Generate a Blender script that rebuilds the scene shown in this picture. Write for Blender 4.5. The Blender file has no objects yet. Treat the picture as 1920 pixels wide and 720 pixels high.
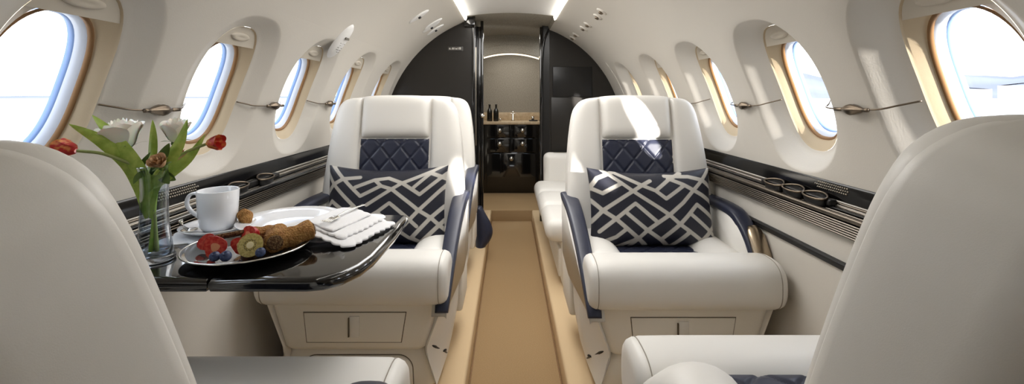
import bpy, bmesh, math, random
from math import sin, cos, pi, radians, sqrt, atan2
from mathutils import Vector, Matrix, noise
random.seed(7)
C = bpy.context.scene.collection
V = Vector
R = .91; ZA = .79                      # fuselage radius, axis height
CX, CZ, F = -.01, 1.10, 850.0          # camera

def lin(c):
    return tuple(((v/255)/12.92 if v/255 <= .04045 else ((v/255+.055)/1.055)**2.4) for v in c)
MATS = {}
def mat(name, rgb, rough=.5, metal=0, coat=0, spec=.5, bump=None, trans=0, ior=1.45, emit=None, estr=0, var=None, sss=0):
    m = bpy.data.materials.new(name); m.use_nodes = True
    n = m.node_tree.nodes; l = m.node_tree.links; b = n['Principled BSDF']
    col = lin(rgb)
    b.inputs['Base Color'].default_value = (*col, 1)
    b.inputs['Roughness'].default_value = rough
    b.inputs['Metallic'].default_value = metal
    b.inputs['Coat Weight'].default_value = coat
    b.inputs['Coat Roughness'].default_value = .04
    b.inputs['Specular IOR Level'].default_value = spec
    b.inputs['Transmission Weight'].default_value = trans
    b.inputs['IOR'].default_value = ior
    if sss:
        b.inputs['Subsurface Weight'].default_value = sss
        b.inputs['Subsurface Scale'].default_value = .01
    if emit:
        b.inputs['Emission Color'].default_value = (*lin(emit), 1)
        b.inputs['Emission Strength'].default_value = estr
    tc = n.new('ShaderNodeTexCoord')
    if bump:
        sc, st, di = bump
        nz = n.new('ShaderNodeTexNoise'); nz.inputs['Scale'].default_value = sc; nz.inputs['Detail'].default_value = 4
        bp = n.new('ShaderNodeBump'); bp.inputs['Strength'].default_value = st; bp.inputs['Distance'].default_value = di
        l.new(tc.outputs['Object'], nz.inputs['Vector']); l.new(nz.outputs['Fac'], bp.inputs['Height']); l.new(bp.outputs['Normal'], b.inputs['Normal'])
    if var:
        rgb2, sc2, lo, hi = var
        nz = n.new('ShaderNodeTexNoise'); nz.inputs['Scale'].default_value = sc2; nz.inputs['Detail'].default_value = 3
        rp = n.new('ShaderNodeValToRGB'); rp.color_ramp.elements[0].position = lo; rp.color_ramp.elements[1].position = hi
        rp.color_ramp.elements[0].color = (*col, 1); rp.color_ramp.elements[1].color = (*lin(rgb2), 1)
        l.new(tc.outputs['Object'], nz.inputs['Vector']); l.new(nz.outputs['Fac'], rp.inputs['Fac']); l.new(rp.outputs['Color'], b.inputs['Base Color'])
    MATS[name] = m
    return m
WALL = mat('wall_leather', (205, 200, 191), .55, bump=(260, .12, .002))
CEIL = mat('ceiling_panel', (225, 224, 222), .5)
LEA = mat('ivory_leather', (228, 225, 219), .42, bump=(1100, .10, .0006))
LEAD = mat('ivory_leather_base', (232, 227, 217), .5, bump=(1100, .10, .0006))
SEAM = mat('seam_thread', (160, 152, 140), .7)
NAVY = mat('navy_leather', (40, 44, 62), .36, bump=(1100, .10, .0006))
DARK = mat('dark_rubber', (30, 29, 30), .5)
GAP = mat('shadow_gap', (104, 94, 80), .8)
BLK = mat('black_lacquer', (14, 13, 13), .12, coat=1)
BLKP = mat('black_panel', (36, 33, 30), .3)
BLKS = mat('black_satin', (24, 23, 23), .3)
MET = mat('brushed_metal', (168, 160, 148), .28, metal=1)
LBLK = mat('ledge_black', (12, 11, 11), .14, spec=.28)
RIB = mat('ribbed_dark_metal', (112, 104, 94), .33, metal=1)
CHR = mat('chrome', (215, 212, 206), .12, metal=1)
BRZD = mat('aged_metal', (120, 108, 94), .3, metal=1)
BRZ = mat('champagne_metal', (176, 160, 138), .3, metal=1)
CARP = mat('tan_carpet', (160, 133, 98), .95, spec=.1, bump=(900, .5, .004), var=((176, 148, 110), 300, .35, .65))
PLIN = mat('tan_plinth', (214, 188, 150), .7, spec=.2, bump=(500, .2, .002))
TANR = mat('tan_reveal', (184, 166, 138), .55, bump=(420, .1, .0015))
SHADE = mat('shade_fabric', (196, 188, 174), .6)
BROWN = mat('brown_gasket', (136, 100, 62), .5)
PANEF = mat('pane_frame', (196, 200, 208), .3)
PANEB = mat('pane_edge_sky_tint', (120, 146, 190), .35)  # blue of the reflected sky painted into the pane edge
FAB = mat('vestibule_fabric', (150, 144, 133), .9, spec=.1, bump=(300, .5, .004), var=((168, 162, 150), 120, .4, .6))
STONE = mat('tan_stone', (208, 188, 156), .35, var=((190, 166, 134), 30, .35, .65))
PORC = mat('white_porcelain', (236, 238, 242), .12, coat=.6)
CLOTH = mat('white_linen', (238, 238, 240), .8, spec=.1, bump=(500, .3, .002))
BOTTLE = mat('dark_glass_bottle', (18, 16, 12), .15, coat=.5)
LAMP = mat('cove_light', (255, 252, 246), .5, emit=(255, 250, 240), estr=9.0)
LAMP2 = mat('warm_niche_light', (255, 240, 215), .5, emit=(255, 240, 215), estr=1.5)
SIGNM = mat('sign_plate', (64, 61, 58), .4)
SIGNT = mat('sign_letters', (176, 172, 164), .5)
PRINT = mat('dark_print', (96, 92, 84), .6)
SIL = mat('stripe_silver', (168, 164, 156), .55)
GREEN = mat('leaf_green', (150, 178, 72), .45, var=((186, 206, 100), 60, .35, .65), sss=.15)
GREEND = mat('leaf_dark_green', (78, 104, 44), .45, var=((104, 130, 60), 60, .35, .65))
STEM = mat('stem_green', (150, 160, 96), .5)
ROSEW = mat('white_petal', (250, 246, 236), .6, sss=.35)
ROSEP = mat('dried_peach_petal', (222, 186, 146), .7, var=((166, 118, 72), 90, .35, .7))
TULIP = mat('red_tulip_petal', (186, 48, 44), .45, var=((224, 160, 84), 75, .48, .66), sss=.1)
STRAW = mat('strawberry_skin', (176, 26, 30), .3, bump=(260, .6, .003))
STRAWC = mat('strawberry_flesh', (218, 88, 70), .35, var=((198, 44, 40), 160, .4, .6))
STRAWP = mat('strawberry_core', (232, 160, 118), .4)
KIWI = mat('kiwi_flesh', (190, 172, 108), .35, var=((160, 144, 80), 220, .4, .6))
KIWIC = mat('kiwi_core', (226, 214, 168), .4)
KIWIS = mat('kiwi_seeds', (40, 28, 22), .4)
KSKIN = mat('kiwi_skin', (120, 88, 48), .8, bump=(500, .6, .002))
BLUE = mat('blueberry_skin', (48, 58, 92), .45, var=((84, 98, 134), 200, .4, .7))
PAST = mat('brown_pastry', (164, 110, 52), .75, bump=(260, 1, .012), var=((206, 156, 88), 130, .35, .7))
FILL = mat('pastry_filling', (150, 118, 80), .8, bump=(400, 1, .006), var=((92, 62, 36), 240, .4, .6))
HILL = mat('distant_hills', (100, 103, 114), .95, spec=0, var=((110, 113, 122), .004, .4, .6))
GRD = mat('pale_tarmac', (190, 188, 184), .9, spec=.1, var=((206, 204, 200), .02, .4, .6))
HANG = mat('hangar_wall', (150, 150, 154), .7)

def glass(name, tint=(1, 1, 1), rough=0.0, fac=None):
    m = bpy.data.materials.new(name); m.use_nodes = True
    n = m.node_tree.nodes; l = m.node_tree.links
    n.remove(n['Principled BSDF'])
    tr = n.new('ShaderNodeBsdfTransparent'); tr.inputs['Color'].default_value = (*tint, 1)
    gl = n.new('ShaderNodeBsdfGlossy'); gl.inputs['Roughness'].default_value = rough
    mx = n.new('ShaderNodeMixShader')
    if fac is None:
        fr = n.new('ShaderNodeLayerWeight'); fr.inputs['Blend'].default_value = .25; l.new(fr.outputs['Facing'], mx.inputs[0])
    else: mx.inputs[0].default_value = fac
    l.new(tr.outputs[0], mx.inputs[1]); l.new(gl.outputs[0], mx.inputs[2])
    l.new(mx.outputs[0], n['Material Output'].inputs['Surface'])
    return m
PANE = glass('window_pane', (.97, .98, 1), 0, .025)
VGL = glass('vase_glass', (.88, .92, .96), .02)
VGB = mat('thick_vase_glass', (225, 232, 240), .03, trans=1.0, ior=1.45)

# stripe material for the pillows: the mesh stores the distance to the woven lattice
def stripe_mat():
    m = bpy.data.materials.new('pillow_lattice'); m.use_nodes = True
    n = m.node_tree.nodes; l = m.node_tree.links; b = n['Principled BSDF']
    a = n.new('ShaderNodeAttribute'); a.attribute_name = 'lattice'
    rp = n.new('ShaderNodeValToRGB')
    e = rp.color_ramp.elements
    e[0].position = .44; e[1].position = .56
    e[0].color = (*lin((204, 199, 190)), 1); e[1].color = (*lin((24, 26, 42)), 1)
    l.new(a.outputs['Fac'], rp.inputs['Fac'])
    tc = n.new('ShaderNodeTexCoord'); nz = n.new('ShaderNodeTexNoise'); nz.inputs['Scale'].default_value = 500
    l.new(tc.outputs['Object'], nz.inputs['Vector'])
    mx = n.new('ShaderNodeMix'); mx.data_type = 'RGBA'; mx.blend_type = 'MULTIPLY'; mx.inputs['Factor'].default_value = .35
    l.new(rp.outputs['Color'], mx.inputs[6]); l.new(nz.outputs['Fac'], mx.inputs[7])
    l.new(mx.outputs[2], b.inputs['Base Color'])
    bp = n.new('ShaderNodeBump'); bp.inputs['Strength'].default_value = .3; bp.inputs['Distance'].default_value = .002
    l.new(nz.outputs['Fac'], bp.inputs['Height']); l.new(bp.outputs['Normal'], b.inputs['Normal'])
    b.inputs['Roughness'].default_value = .5
    return m
PIL = stripe_mat()

# ---------------------------------------------------------------- helpers
def put(name, bm, m, parent=None, smooth=True, recalc=True, loc=None, angle=None):
    if recalc: bmesh.ops.recalc_face_normals(bm, faces=bm.faces)
    me = bpy.data.meshes.new(name); bm.to_mesh(me); bm.free()
    ms = m if isinstance(m, (list, tuple)) else [m]
    for x in ms: me.materials.append(x)
    if smooth:
        me.shade_smooth()
    o = bpy.data.objects.new(name, me); C.objects.link(o)
    if loc: o.location = loc
    if smooth and angle is not None:
        md = o.modifiers.new('es', 'EDGE_SPLIT'); md.split_angle = radians(angle)
    if parent: o.parent = parent
    return o
def tag(o, label=None, cat=None, group=None, kind=None):
    if label: o['label'] = label
    if cat: o['category'] = cat
    if group: o['group'] = group
    if kind: o['kind'] = kind
    return o
def thing(name, label, cat, loc=(0, 0, 0), rz=0, group=None, kind=None):
    o = bpy.data.objects.new(name, None); C.objects.link(o)
    o.empty_display_size = .05; o.location = loc; o.rotation_euler = (0, 0, rz)
    return tag(o, label, cat, group, kind)
def loft(bm, rings, closed=True, cap0=False, cap1=False):
    vr = [[bm.verts.new(p) for p in r] for r in rings]
    n = len(vr[0])
    for a, b in zip(vr[:-1], vr[1:]):
        for i in range(n if closed else n-1):
            j = (i+1) % n
            bm.faces.new((a[i], a[j], b[j], b[i]))
    if cap0: bm.faces.new(vr[0][::-1])
    if cap1: bm.faces.new(vr[-1])
    return vr
def box(bm, x0, x1, y0, y1, z0, z1, bev=0, seg=3):
    g = bmesh.ops.create_cube(bm, size=1)
    vs = g['verts']
    for v in vs:
        v.co = V((x0+(v.co.x+.5)*(x1-x0), y0+(v.co.y+.5)*(y1-y0), z0+(v.co.z+.5)*(z1-z0)))
    if bev:
        es = list({e for v in vs for e in v.link_edges})
        bmesh.ops.bevel(bm, geom=es, offset=bev, segments=seg, profile=.5, affect='EDGES')
def tube(bm, pts, rad, n=10, cap=True):
    pts = [V(p) for p in pts]
    rr = rad if isinstance(rad, (list, tuple)) else [rad]*len(pts)
    rings = []; up = None
    for i, p in enumerate(pts):
        d = (pts[min(i+1, len(pts)-1)] - pts[max(i-1, 0)]).normalized()
        if up is None:
            up = d.orthogonal().normalized()
        else:
            up = (up - d*up.dot(d)).normalized()
        s = d.cross(up)
        rings.append([p + (up*cos(2*pi*k/n) + s*sin(2*pi*k/n))*rr[i] for k in range(n)])
    loft(bm, rings, True, cap, cap)
def lathe(bm, prof, n=32, c=(0, 0, 0), M=None):
    rings = []
    for r, z in prof:
        ring = []
        for k in range(n):
            p = V((max(r, 1e-5)*cos(2*pi*k/n), max(r, 1e-5)*sin(2*pi*k/n), z))
            if M is not None: p = M @ p
            ring.append(p + V(c))
        rings.append(ring)
    loft(bm, rings, True, prof[0][0] < 1e-4, prof[-1][0] < 1e-4)
def spline(ctrl, n):
    """Catmull-Rom through control points"""
    P = [V(c) for c in ctrl]; P = [P[0]*2-P[1]] + P + [P[-1]*2-P[-2]]
    out = []
    m = len(P)-3
    for s in range(n+1):
        t = s/n*m; i = min(int(t), m-1); u = t-i
        a, b, c, d = P[i:i+4]
        out.append(.5*((2*b)+(c-a)*u+(2*a-5*b+4*c-d)*u*u+(3*b-a-3*c+d)*u**3))
    return out
def offset_poly(pts, d):
    n = len(pts); out = []
    for i in range(n):
        a, b, c = V(pts[i-1]), V(pts[i]), V(pts[(i+1) % n])
        e1 = (b-a); e2 = (c-b)
        n1 = V((-e1.y, e1.x)).normalized(); n2 = V((-e2.y, e2.x)).normalized()
        m = (n1+n2)
        if m.length < 1e-6: m = n1
        m.normalize()
        k = 1/max(.5, m.dot(n1))
        out.append(b + m*d*k)
    return out
def pad(bm, poly, levels, f, cap_back=True, dome=False):
    pp = []
    for p in poly:
        p = V((p[0], p[1]))
        if not pp or (p-pp[-1]).length > 4e-4: pp.append(p)
    if (pp[0]-pp[-1]).length < 4e-4: pp.pop()
    if dome:
        qq = []
        for i, p in enumerate(pp):
            q_ = pp[(i+1) % len(pp)]; m_ = max(1, int((q_-p).length/.013))
            qq += [p+(q_-p)*k/m_ for k in range(m_)]
        pp = qq
    poly = pp
    """poly CCW 2D; levels: (inset, height). f maps (u,v,h)->3D. Builds a puffed pad."""
    rings = []
    for ins, h in levels:
        q = offset_poly(poly, ins) if ins else [V(p) for p in poly]
        rings.append([f(p.x, p.y, h) for p in q])
    if dome:
        cx = sum(p.x for p in q)/len(q); cy = sum(p.y for p in q)/len(q)
        for k in (.8, .55, .3, .05):
            rings.append([f(cx+(p.x-cx)*k, cy+(p.y-cy)*k, h) for p in q])
    loft(bm, rings, True, cap_back, True)
def rrect(x0, x1, y0, y1, r, n=5):
    out = []
    for cx, cy, a0 in ((x1-r, y0+r, -90), (x1-r, y1-r, 0), (x0+r, y1-r, 90), (x0+r, y0+r, 180)):
        for k in range(n+1):
            a = radians(a0+90*k/n)
            out.append(V((cx+r*cos(a), cy+r*sin(a))))
    return out
def quilt(bm, w, h, f, nx, nz, depth=.006, puff=.008, res=.004):
    """diamond quilted panel; f maps (u,v,height)"""
    cu, cv = w/nx, h/nz
    NU, NV = int(w/res), int(h/res)
    g = []
    for i in range(NU+1):
        row = []
        for j in range(NV+1):
            u = w*i/NU; v = h*j/NV
            a = abs(((u/cu+v/cv) % 1)-.5)*2; b = abs(((u/cu-v/cv) % 1)-.5)*2
            d = max(a, b)                       # 1 on a seam
            e = min(u, w-u, v, h-v)
            hh = puff*min(1, e/.02)**.5 - depth*max(0, (d-.72)/.28)**2
            row.append(bm.verts.new(f(u-w/2, v, hh)))
        g.append(row)
    for i in range(NU):
        for j in range(NV):
            bm.faces.new((g[i][j], g[i+1][j], g[i+1][j+1], g[i][j+1]))

# ---------------------------------------------------------------- fuselage shell
WCS = {-1: [.35, .855, 1.35, 1.86, 2.40, 2.97], 1: [.37, .895, 1.415, 1.955, 2.52, 3.12]}      # window centres along the cabin
YB, YL, YR = -1.2, 3.25, 3.66                        # wall behind camera, left and right bulkhead
A0 = .332; AH = .20; AW = .120; NE = 2.5
ATOP = R*radians(69.5)
def cyl(s, y, a, r):
    t = a/R
    return V((s*r*cos(t), y, ZA + r*sin(t)))
def sup(phi, a, b):
    return (abs(cos(phi)/a)**NE + abs(sin(phi)/b)**NE)**(-1/NE)
ALOW = R*radians(3.0); AUP = .62
def build_side(s, yend, name):
    WC = WCS[s]
    bm = bmesh.new()
    bounds = [YB] + [(WC[i]+WC[i+1])/2 for i in range(len(WC)-1)] + [WC[-1]+.26]
    for i, c in enumerate(WC):
        y0, y1 = bounds[i], bounds[i+1]
        if i == 0: y0 = c-.25
        cor = [atan2(a-A0, y-c) for y in (y0, y1) for a in (ALOW, AUP)]
        dirs = sorted([2*pi*k/88-pi for k in range(88)] + cor)
        rings = []
        def rect(phi):
            ts = []
            if cos(phi) > 1e-9: ts.append((y1-c)/cos(phi))
            if cos(phi) < -1e-9: ts.append((y0-c)/cos(phi))
            if sin(phi) > 1e-9: ts.append((AUP-A0)/sin(phi))
            if sin(phi) < -1e-9: ts.append((ALOW-A0)/sin(phi))
            return min(ts)
        def ring(rf, r):
            return [cyl(s, c+rf(p)*cos(p), A0+rf(p)*sin(p), r) for p in dirs]
        fo = lambda p: min(sup(p, .194, .256), rect(p)-.004)
        sh = lambda p: sup(p, AW, AH)
        rings.append(ring(rect, R))
        rings.append(ring(lambda p: (rect(p)+fo(p))/2, R))
        rings.append(ring(fo, R))
        for t, dr in [(a_, b_*(1.1 if s > 0 else .58)) for a_, b_ in ((.06, .001), (.14, .005), (.25, .0118), (.5, .0275), (.75, .0430), (.93, .052), (1, .053))]:
            rings.append(ring(lambda p: fo(p)*(1-t)+sh(p)*t, R+dr))
        rings.append(ring(lambda p: sup(p, AW-.002, AH-.002), R+.053*(1.1 if s > 0 else .58)+.002))
        loft(bm, rings)
    # plain pieces: fore, aft
    for (ya, yb) in ((YB, WC[0]-.25), (WC[-1]+.26, yend)):
        n = 10
        rs = [[cyl(s, y, ALOW+(AUP-ALOW)*k/n, R) for k in range(n+1)] for y in (ya, yb)]
        loft(bm, rs, False)
    # upper vault
    n = 24
    rs = [[cyl(s, y, AUP+(ATOP-AUP)*k/n, R) for k in range(n+1)] for y in [YB+(yend-YB)*q/12 for q in range(13)]]
    loft(bm, rs, False)
    # lower sidewall
    low = [cyl(s, 0, ALOW, R)] + [V((s*x, 0, z)) for x, z in ((.885, .80), (.876, .75), (.876, .6), (.87, .45), (.858, .3), (.84, .18), (.825, .09))]
    rs = [[V((p.x, y, p.z)) for p in low] for y in (YB, 0, 1, 2, 3, yend)]
    loft(bm, rs, False)
    return tag(put(name, bm, WALL), kind='structure')
build_side(-1, YL, 'wall_left'); build_side(1, YR, 'wall_right')

# windows
def window(idx, s, c):
    root = thing('window_%d' % idx, None, None, (0, 0, 0), kind='structure')
    N = 72
    dirs = [2*pi*k/N for k in range(N)]
    def ring(a, b, r, sh=0): return [cyl(s, c+sup(p, a, b)*cos(p), A0-sh+sup(p, a, b)*sin(p), r+(.0053 if s > 0 else -.0223)) for p in dirs]
    S1 = .016; IW, IH = AW-.024, AH-.050
    bm = bmesh.new()
    loft(bm, [ring(AW-.002, AH-.002, R+.054), ring(AW-.005, AH-.006, R+.060, .001), ring(IW+.006, IH+.012, R+.072, .012), ring(IW+.001, IH+.002, R+.085, S1)])
    put('reveal', bm, TANR, root)
    bm = bmesh.new()
    loft(bm, [ring(IW+.003, IH+.004, R+.080, S1), ring(IW-.002, IH-.002, R+.079, S1), ring(IW-.003, IH-.004, R+.090, S1)])
    put('gasket', bm, BROWN, root)
    bm = bmesh.new()
    loft(bm, [ring(IW-.002, IH-.003, R+.088, S1), ring(IW-.010, IH-.012, R+.096, S1), ring(IW-.012, IH-.014, R+.108, S1)])
    put('window_frame', bm, PANEF, root)
    bm = bmesh.new()
    loft(bm, [ring(IW-.011, IH-.013, R+.106, S1), ring(IW-.014, IH-.017, R+.109, S1), ring(IW-.014, IH-.017, R+.120, S1)])
    put('pane_edge', bm, PANEB, root)
    bm = bmesh.new()
    rs = [ring((IW-.012)*k/4, (IH-.014)*k/4, R+.114, S1) for k in (4, 3, 2, 1, .05)]
    loft(bm, rs, True, False, True)
    put('pane', bm, PANE, root)
    # pull-down shade, nearly fully raised
    bm = bmesh.new()
    SO = .0053 if s > 0 else -.0223
    va = .134; N2 = 16
    g = []
    for j in range(7):
        v = va + (AH-.004-va)*j/6
        w = (AW-.003)*(max(0, 1-(v/AH)**NE))**(1/NE)
        g.append([cyl(s, c+w*(2*k/N2-1), A0+v, R+SO+.0585) for k in range(N2+1)])
    loft(bm, g, False)
    # bottom lip
    lip = [[cyl(s, p, A0+va-.0*q, r) for p in [c+(AW-.003)*(max(0, 1-(va/AH)**NE))**(1/NE)*(2*k/N2-1) for k in range(N2+1)]] for q, r in ((0, R+SO+.0585), (1, R+SO+.0700))]
    loft(bm, lip, False)
    sh = put('window_shade', bm, SHADE, root)
    bm = bmesh.new()
    rs = []
    for f_, dr in ((1, .0), (.92, -.004), (.6, -.006), (.3, -.0045), (.02, -.004)):
        rs.append([cyl(s, c+.045*f_*cos(p), A0+.163+.012*f_*sin(p), R+SO+.0585+dr) for p in dirs])
    loft(bm, rs)
    put('finger_grip', bm, SHADE, sh)
k = 1
for s in (-1, 1):
    for c in WCS[s]:
        window(k, s, c); k += 1

# ceiling: vaulted centre panel between two lit coves
bm = bmesh.new()
xe = R*cos(ATOP/R); ze = ZA+R*sin(ATOP/R)
n = 14
prof = [V((-xe, 0, ze)), V((-xe+.012, 0, ze+.030))] + [V((x, 0, ze+.030+.022*(1-(x/(xe-.012))**2))) for x in [(-1+2*k/n)*(xe-.012) for k in range(1, n)]] + [V((xe-.012, 0, ze+.030)), V((xe, 0, ze))]
loft(bm, [[V((p.x, y, p.z)) for p in prof] for y in (YB, 0, 1, 2, 3, 3.2)], False)
tag(put('ceiling', bm, CEIL, angle=40), kind='structure')
bm = bmesh.new()
for s, yl in ((-1, YL), (1, YR)): pass
loft(bm, [[V((p.x, y, p.z)) for p in prof] for y in (3.2, 3.6, 4.4)], False)
tag(put('ceiling', bm, FAB, angle=40), kind='structure')
for s, w in ((-1, 'left'), (1, 'right')):
    bm = bmesh.new()
    pr = [(s*(xe-.001), ze-.001), (s*(xe-.010), ze+.022), (s*(xe-.016), ze+.020), (s*(xe-.008), ze-.004)]
    loft(bm, [[V((x, y, z)) for x, z in pr] for y in (.35, 3.18)], True, True, True)
    tag(put('cove_light', bm, LAMP, smooth=False), 'glowing white light strip along the %s edge of the ceiling panel' % w, 'light')

# vault seams
bm = bmesh.new()
tube(bm, [cyl(-1, 1.30+.02*k, .955-.0*k, R-.0005) for k in range(32)], .0013, 6)
tube(bm, [cyl(-1, 1.30, .955+.012*k, R-.0005) for k in range(10)], .0013, 6)
tag(put('trim_1', bm, SEAM), kind='structure')

# floor: dropped aisle, raised plinths
AL, AR = -.163, .195
bm = bmesh.new()
box(bm, AL-.02, AR+.02, YB, 5.1, -.03, 0)
tag(put('floor', bm, CARP, smooth=False), kind='structure')
for s, x0, x1, w in ((-1, -.86, AL, 'left'), (1, AR, .86, 'right')):
    bm = bmesh.new(); box(bm, x0, x1, YB, 4.02, -.02, .10, .012, 3)
    tag(put('floor', bm, PLIN), kind='structure')
bm = bmesh.new(); box(bm, -.5, .5, 4.02, 5.1, -.02, .10, .012, 3)
tag(put('floor', bm, CARP), kind='structure')
for s, x, w in ((-1, AL+.004, 'left'), (1, AR-.004, 'right')):
    bm = bmesh.new(); box(bm, x-.0015, x+.0015, YB, 4.0, 0, .008)
    tag(put('baseboard_'+w, bm, BROWN, smooth=False), kind='structure')
# dark floor track along left wall
bm = bmesh.new()
tube(bm, [(-.826, y, .135) for y in (YB, 1, 2, 3.2)], .010, 8); tube(bm, [(-.815, y, .108) for y in (YB, 1, 2, 3.2)], .010, 8)
tag(put('baseboard_left', bm, DARK), kind='structure')
# dark rail on the right lower wall
bm = bmesh.new()
box(bm, .866, .880, YB, YR-.01, .643, .664, .003); tube(bm, [(.864, y, .660) for y in (YB, 1, 2, YR-.01)], .003, 8)
tag(put('trim_2', bm, DARK), kind='structure')

# end walls
bm = bmesh.new()
pts = [V((R*cos(a), YB, ZA+R*sin(a))) for a in [radians(-50+280*k/40) for k in range(41)]]
bm.faces.new([bm.verts.new(p) for p in pts])
tag(put('wall_front', bm, BLKP, smooth=False), kind='structure')
def bulkhead(s, y, xi, name):
    bm = bmesh.new()
    pts = [(s*xi, .02)]
    zt = ZA+sqrt(R*R-xi*xi)
    a1 = atan2(zt-ZA, xi)
    top = []
    for k in range(25):
        a = a1 + (radians(-50)-a1)*k/24
        top.append((s*(R+.002)*cos(a), ZA+(R+.002)*sin(a)))
    poly = [V((s*xi, .02))] + [V(p) for p in top]
    if s > 0: poly = poly[::-1]
    vs = [[bm.verts.new((p.x, yy, p.y)) for p in poly] for yy in (y, y+.03)]
    bm.faces.new(vs[0]); bm.faces.new(vs[1][::-1])
    for i in range(len(poly)):
        j = (i+1) % len(poly)
        bm.faces.new((vs[0][i], vs[0][j], vs[1][j], vs[1][i]))
    return tag(put(name, bm, BLKP, smooth=False), kind='structure')
bulkhead(-1, YL, .266, 'wall_back_left'); bulkhead(1, YR, .317, 'wall_back_right')
# panels on the right bulkhead
root = thing('cabinet_panel', 'flat dark rectangular panel on the right black bulkhead', 'panel', (0, 0, 0))
bm = bmesh.new(); box(bm, .345, .66, YR-.012, YR+.001, 1.105, 1.345, .003); put('upper_panel', bm, BLKS, root)
bm = bmesh.new(); box(bm, .33, .84, YR-.010, YR+.001, .50, 1.098, .003); put('lower_panel', bm, BLKP, root)
# left jamb post and folded door
root = thing('door_jamb', 'black glossy jamb post with metal edge at the left bulkhead', 'jamb')
bm = bmesh.new(); box(bm, -.272, -.250, YL-.012, YL+.05, .0, 1.68, .004); put('post', bm, BLK, root)
bm = bmesh.new(); box(bm, -.262, -.252, YL+.05, YL+.42, .0, 1.66, .0); put('side_panel', bm, BLKP, root, smooth=False)
bm = bmesh.new(); box(bm, -.2505, -.244, YL+.02, YL+.03, .75, 1.46, .001); put('metal_strip', bm, MET, root)
bm = bmesh.new(); box(bm, -.33, -.250, YL-.03, YL+.03, 1.60, 1.655, .008); put('header_bracket', bm, BLK, root)
root = thing('sliding_door', 'black sliding door edge standing partly open at the left of the doorway', 'door')
bm = bmesh.new(); box(bm, -.222, -.200, 3.40, 3.44, .005, 1.672, .004); box(bm, -.252, -.222, 3.41, 3.435, .005, 1.63, .002); put('door_edge', bm, BLK, root)
bm = bmesh.new(); lathe(bm, [(0, 0), (.016, 0), (.018, .008), (.012, .016), (0, .018)], 20, (-.212, 3.40, .96), Matrix.Rotation(radians(90), 3, 'X')); box(bm, -.212, -.190, 3.385, 3.397, .953, .966, .004); put('door_latch', bm, CHR, root)
# right jamb
root = thing('door_jamb', 'black glossy jamb post at the right side of the doorway', 'jamb')
bm = bmesh.new(); box(bm, .240, .262, YR-.01, YR+.10, .0, 1.665, .004); put('post', bm, BLK, root)
bm = bmesh.new()
rs = []
for z in [0+1.68*k/20 for k in range(21)]:
    w = .262+.05*(max(0, (z-1.1)/.55))**2 if z > 1.1 else .262
    rs.append([V((.261, YR+.01, z)), V((.317, YR-.004, z)), V((.317, YR+.03, z)), V((.261, YR+.04, z))])
loft(bm, rs, True, True, True); put('side_panel', bm, BLKS, root, smooth=False)
bm = bmesh.new(); tube(bm, spline([(.252, YR-.014, 1.10), (.256, YR-.014, 1.40), (.275, YR-.014, 1.56), (.31, YR-.014, 1.645)], 20), .006, 8); put('curved_edge', bm, BLK, root)
# vestibule: arch wall, side walls, back wall
bm = bmesh.new()
YA = 4.35
arch = []
def arcz(x): return 1.525-.88+sqrt(.88**2-x*x)
xs = [-.5+1.0*k/40 for k in range(41)]
loft(bm, [[V((x, YA, arcz(max(-.36, min(.36, x))) if abs(x) < .36 else .1)) for x in xs], [V((x, YA, 1.75)) for x in xs]], False)
loft(bm, [[V((x, YA, arcz(x))) for x in [-.36+.72*k/30 for k in range(31)]], [V((x, YA+.06, arcz(x))) for x in [-.36+.72*k/30 for k in range(31)]]], False)
loft(bm, [[V((x, YA-.008, arcz(x)+.0)) for x in [-.36+.72*k/30 for k in range(31)]], [V((x, YA-.008, arcz(x)+.075)) for x in [-.36+.72*k/30 for k in range(31)]], [V((x, YA, arcz(x)+.078)) for x in [-.36+.72*k/30 for k in range(31)]]], False)
tag(put('trim_3', bm, FAB, smooth=False), kind='structure')
bm = bmesh.new()
box(bm, -.52, -.45, 3.66, 5.12, 0, 1.72); box(bm, .45, .52, 3.70, 5.12, 0, 1.72)
tag(put('wall_vestibule', bm, FAB, smooth=False), kind='structure')
bm = bmesh.new(); box(bm, -.52, .52, 5.05, 5.12, 0, 1.75)
tag(put('wall_back', bm, FAB, smooth=False), kind='structure')
bm = bmesh.new(); box(bm, -.5, .5, YA, 5.12, 1.70, 1.75)
tag(put('ceiling', bm, FAB, smooth=False), kind='structure')
bm = bmesh.new()
loft(bm, [[V((x, YA+.062+dy, arcz(x)+dz)) for x in [-.34+.68*k/30 for k in range(31)]] for dy, dz in ((-.016, -.001), (.0, -.010), (.02, -.012), (.03, .004))], False)
tag(put('niche_light', bm, LAMP2, smooth=False), 'warm glowing strip hidden along the arch above the galley', 'light')
# block the outside of the vestibule
bm = bmesh.new(); box(bm, -1.0, -.52, 3.62, 3.66, -.1, 1.75); box(bm, .52, 1.0, 3.70, 3.74, -.1, 1.75)
tag(put('wall_vestibule', bm, FAB, smooth=False), kind='structure')
bm = bmesh.new(); box(bm, -.54, -.26, YL+.03, 3.64, 1.60, 1.75)
tag(put('wall_vestibule', bm, BLKS, smooth=False), kind='structure')

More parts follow.
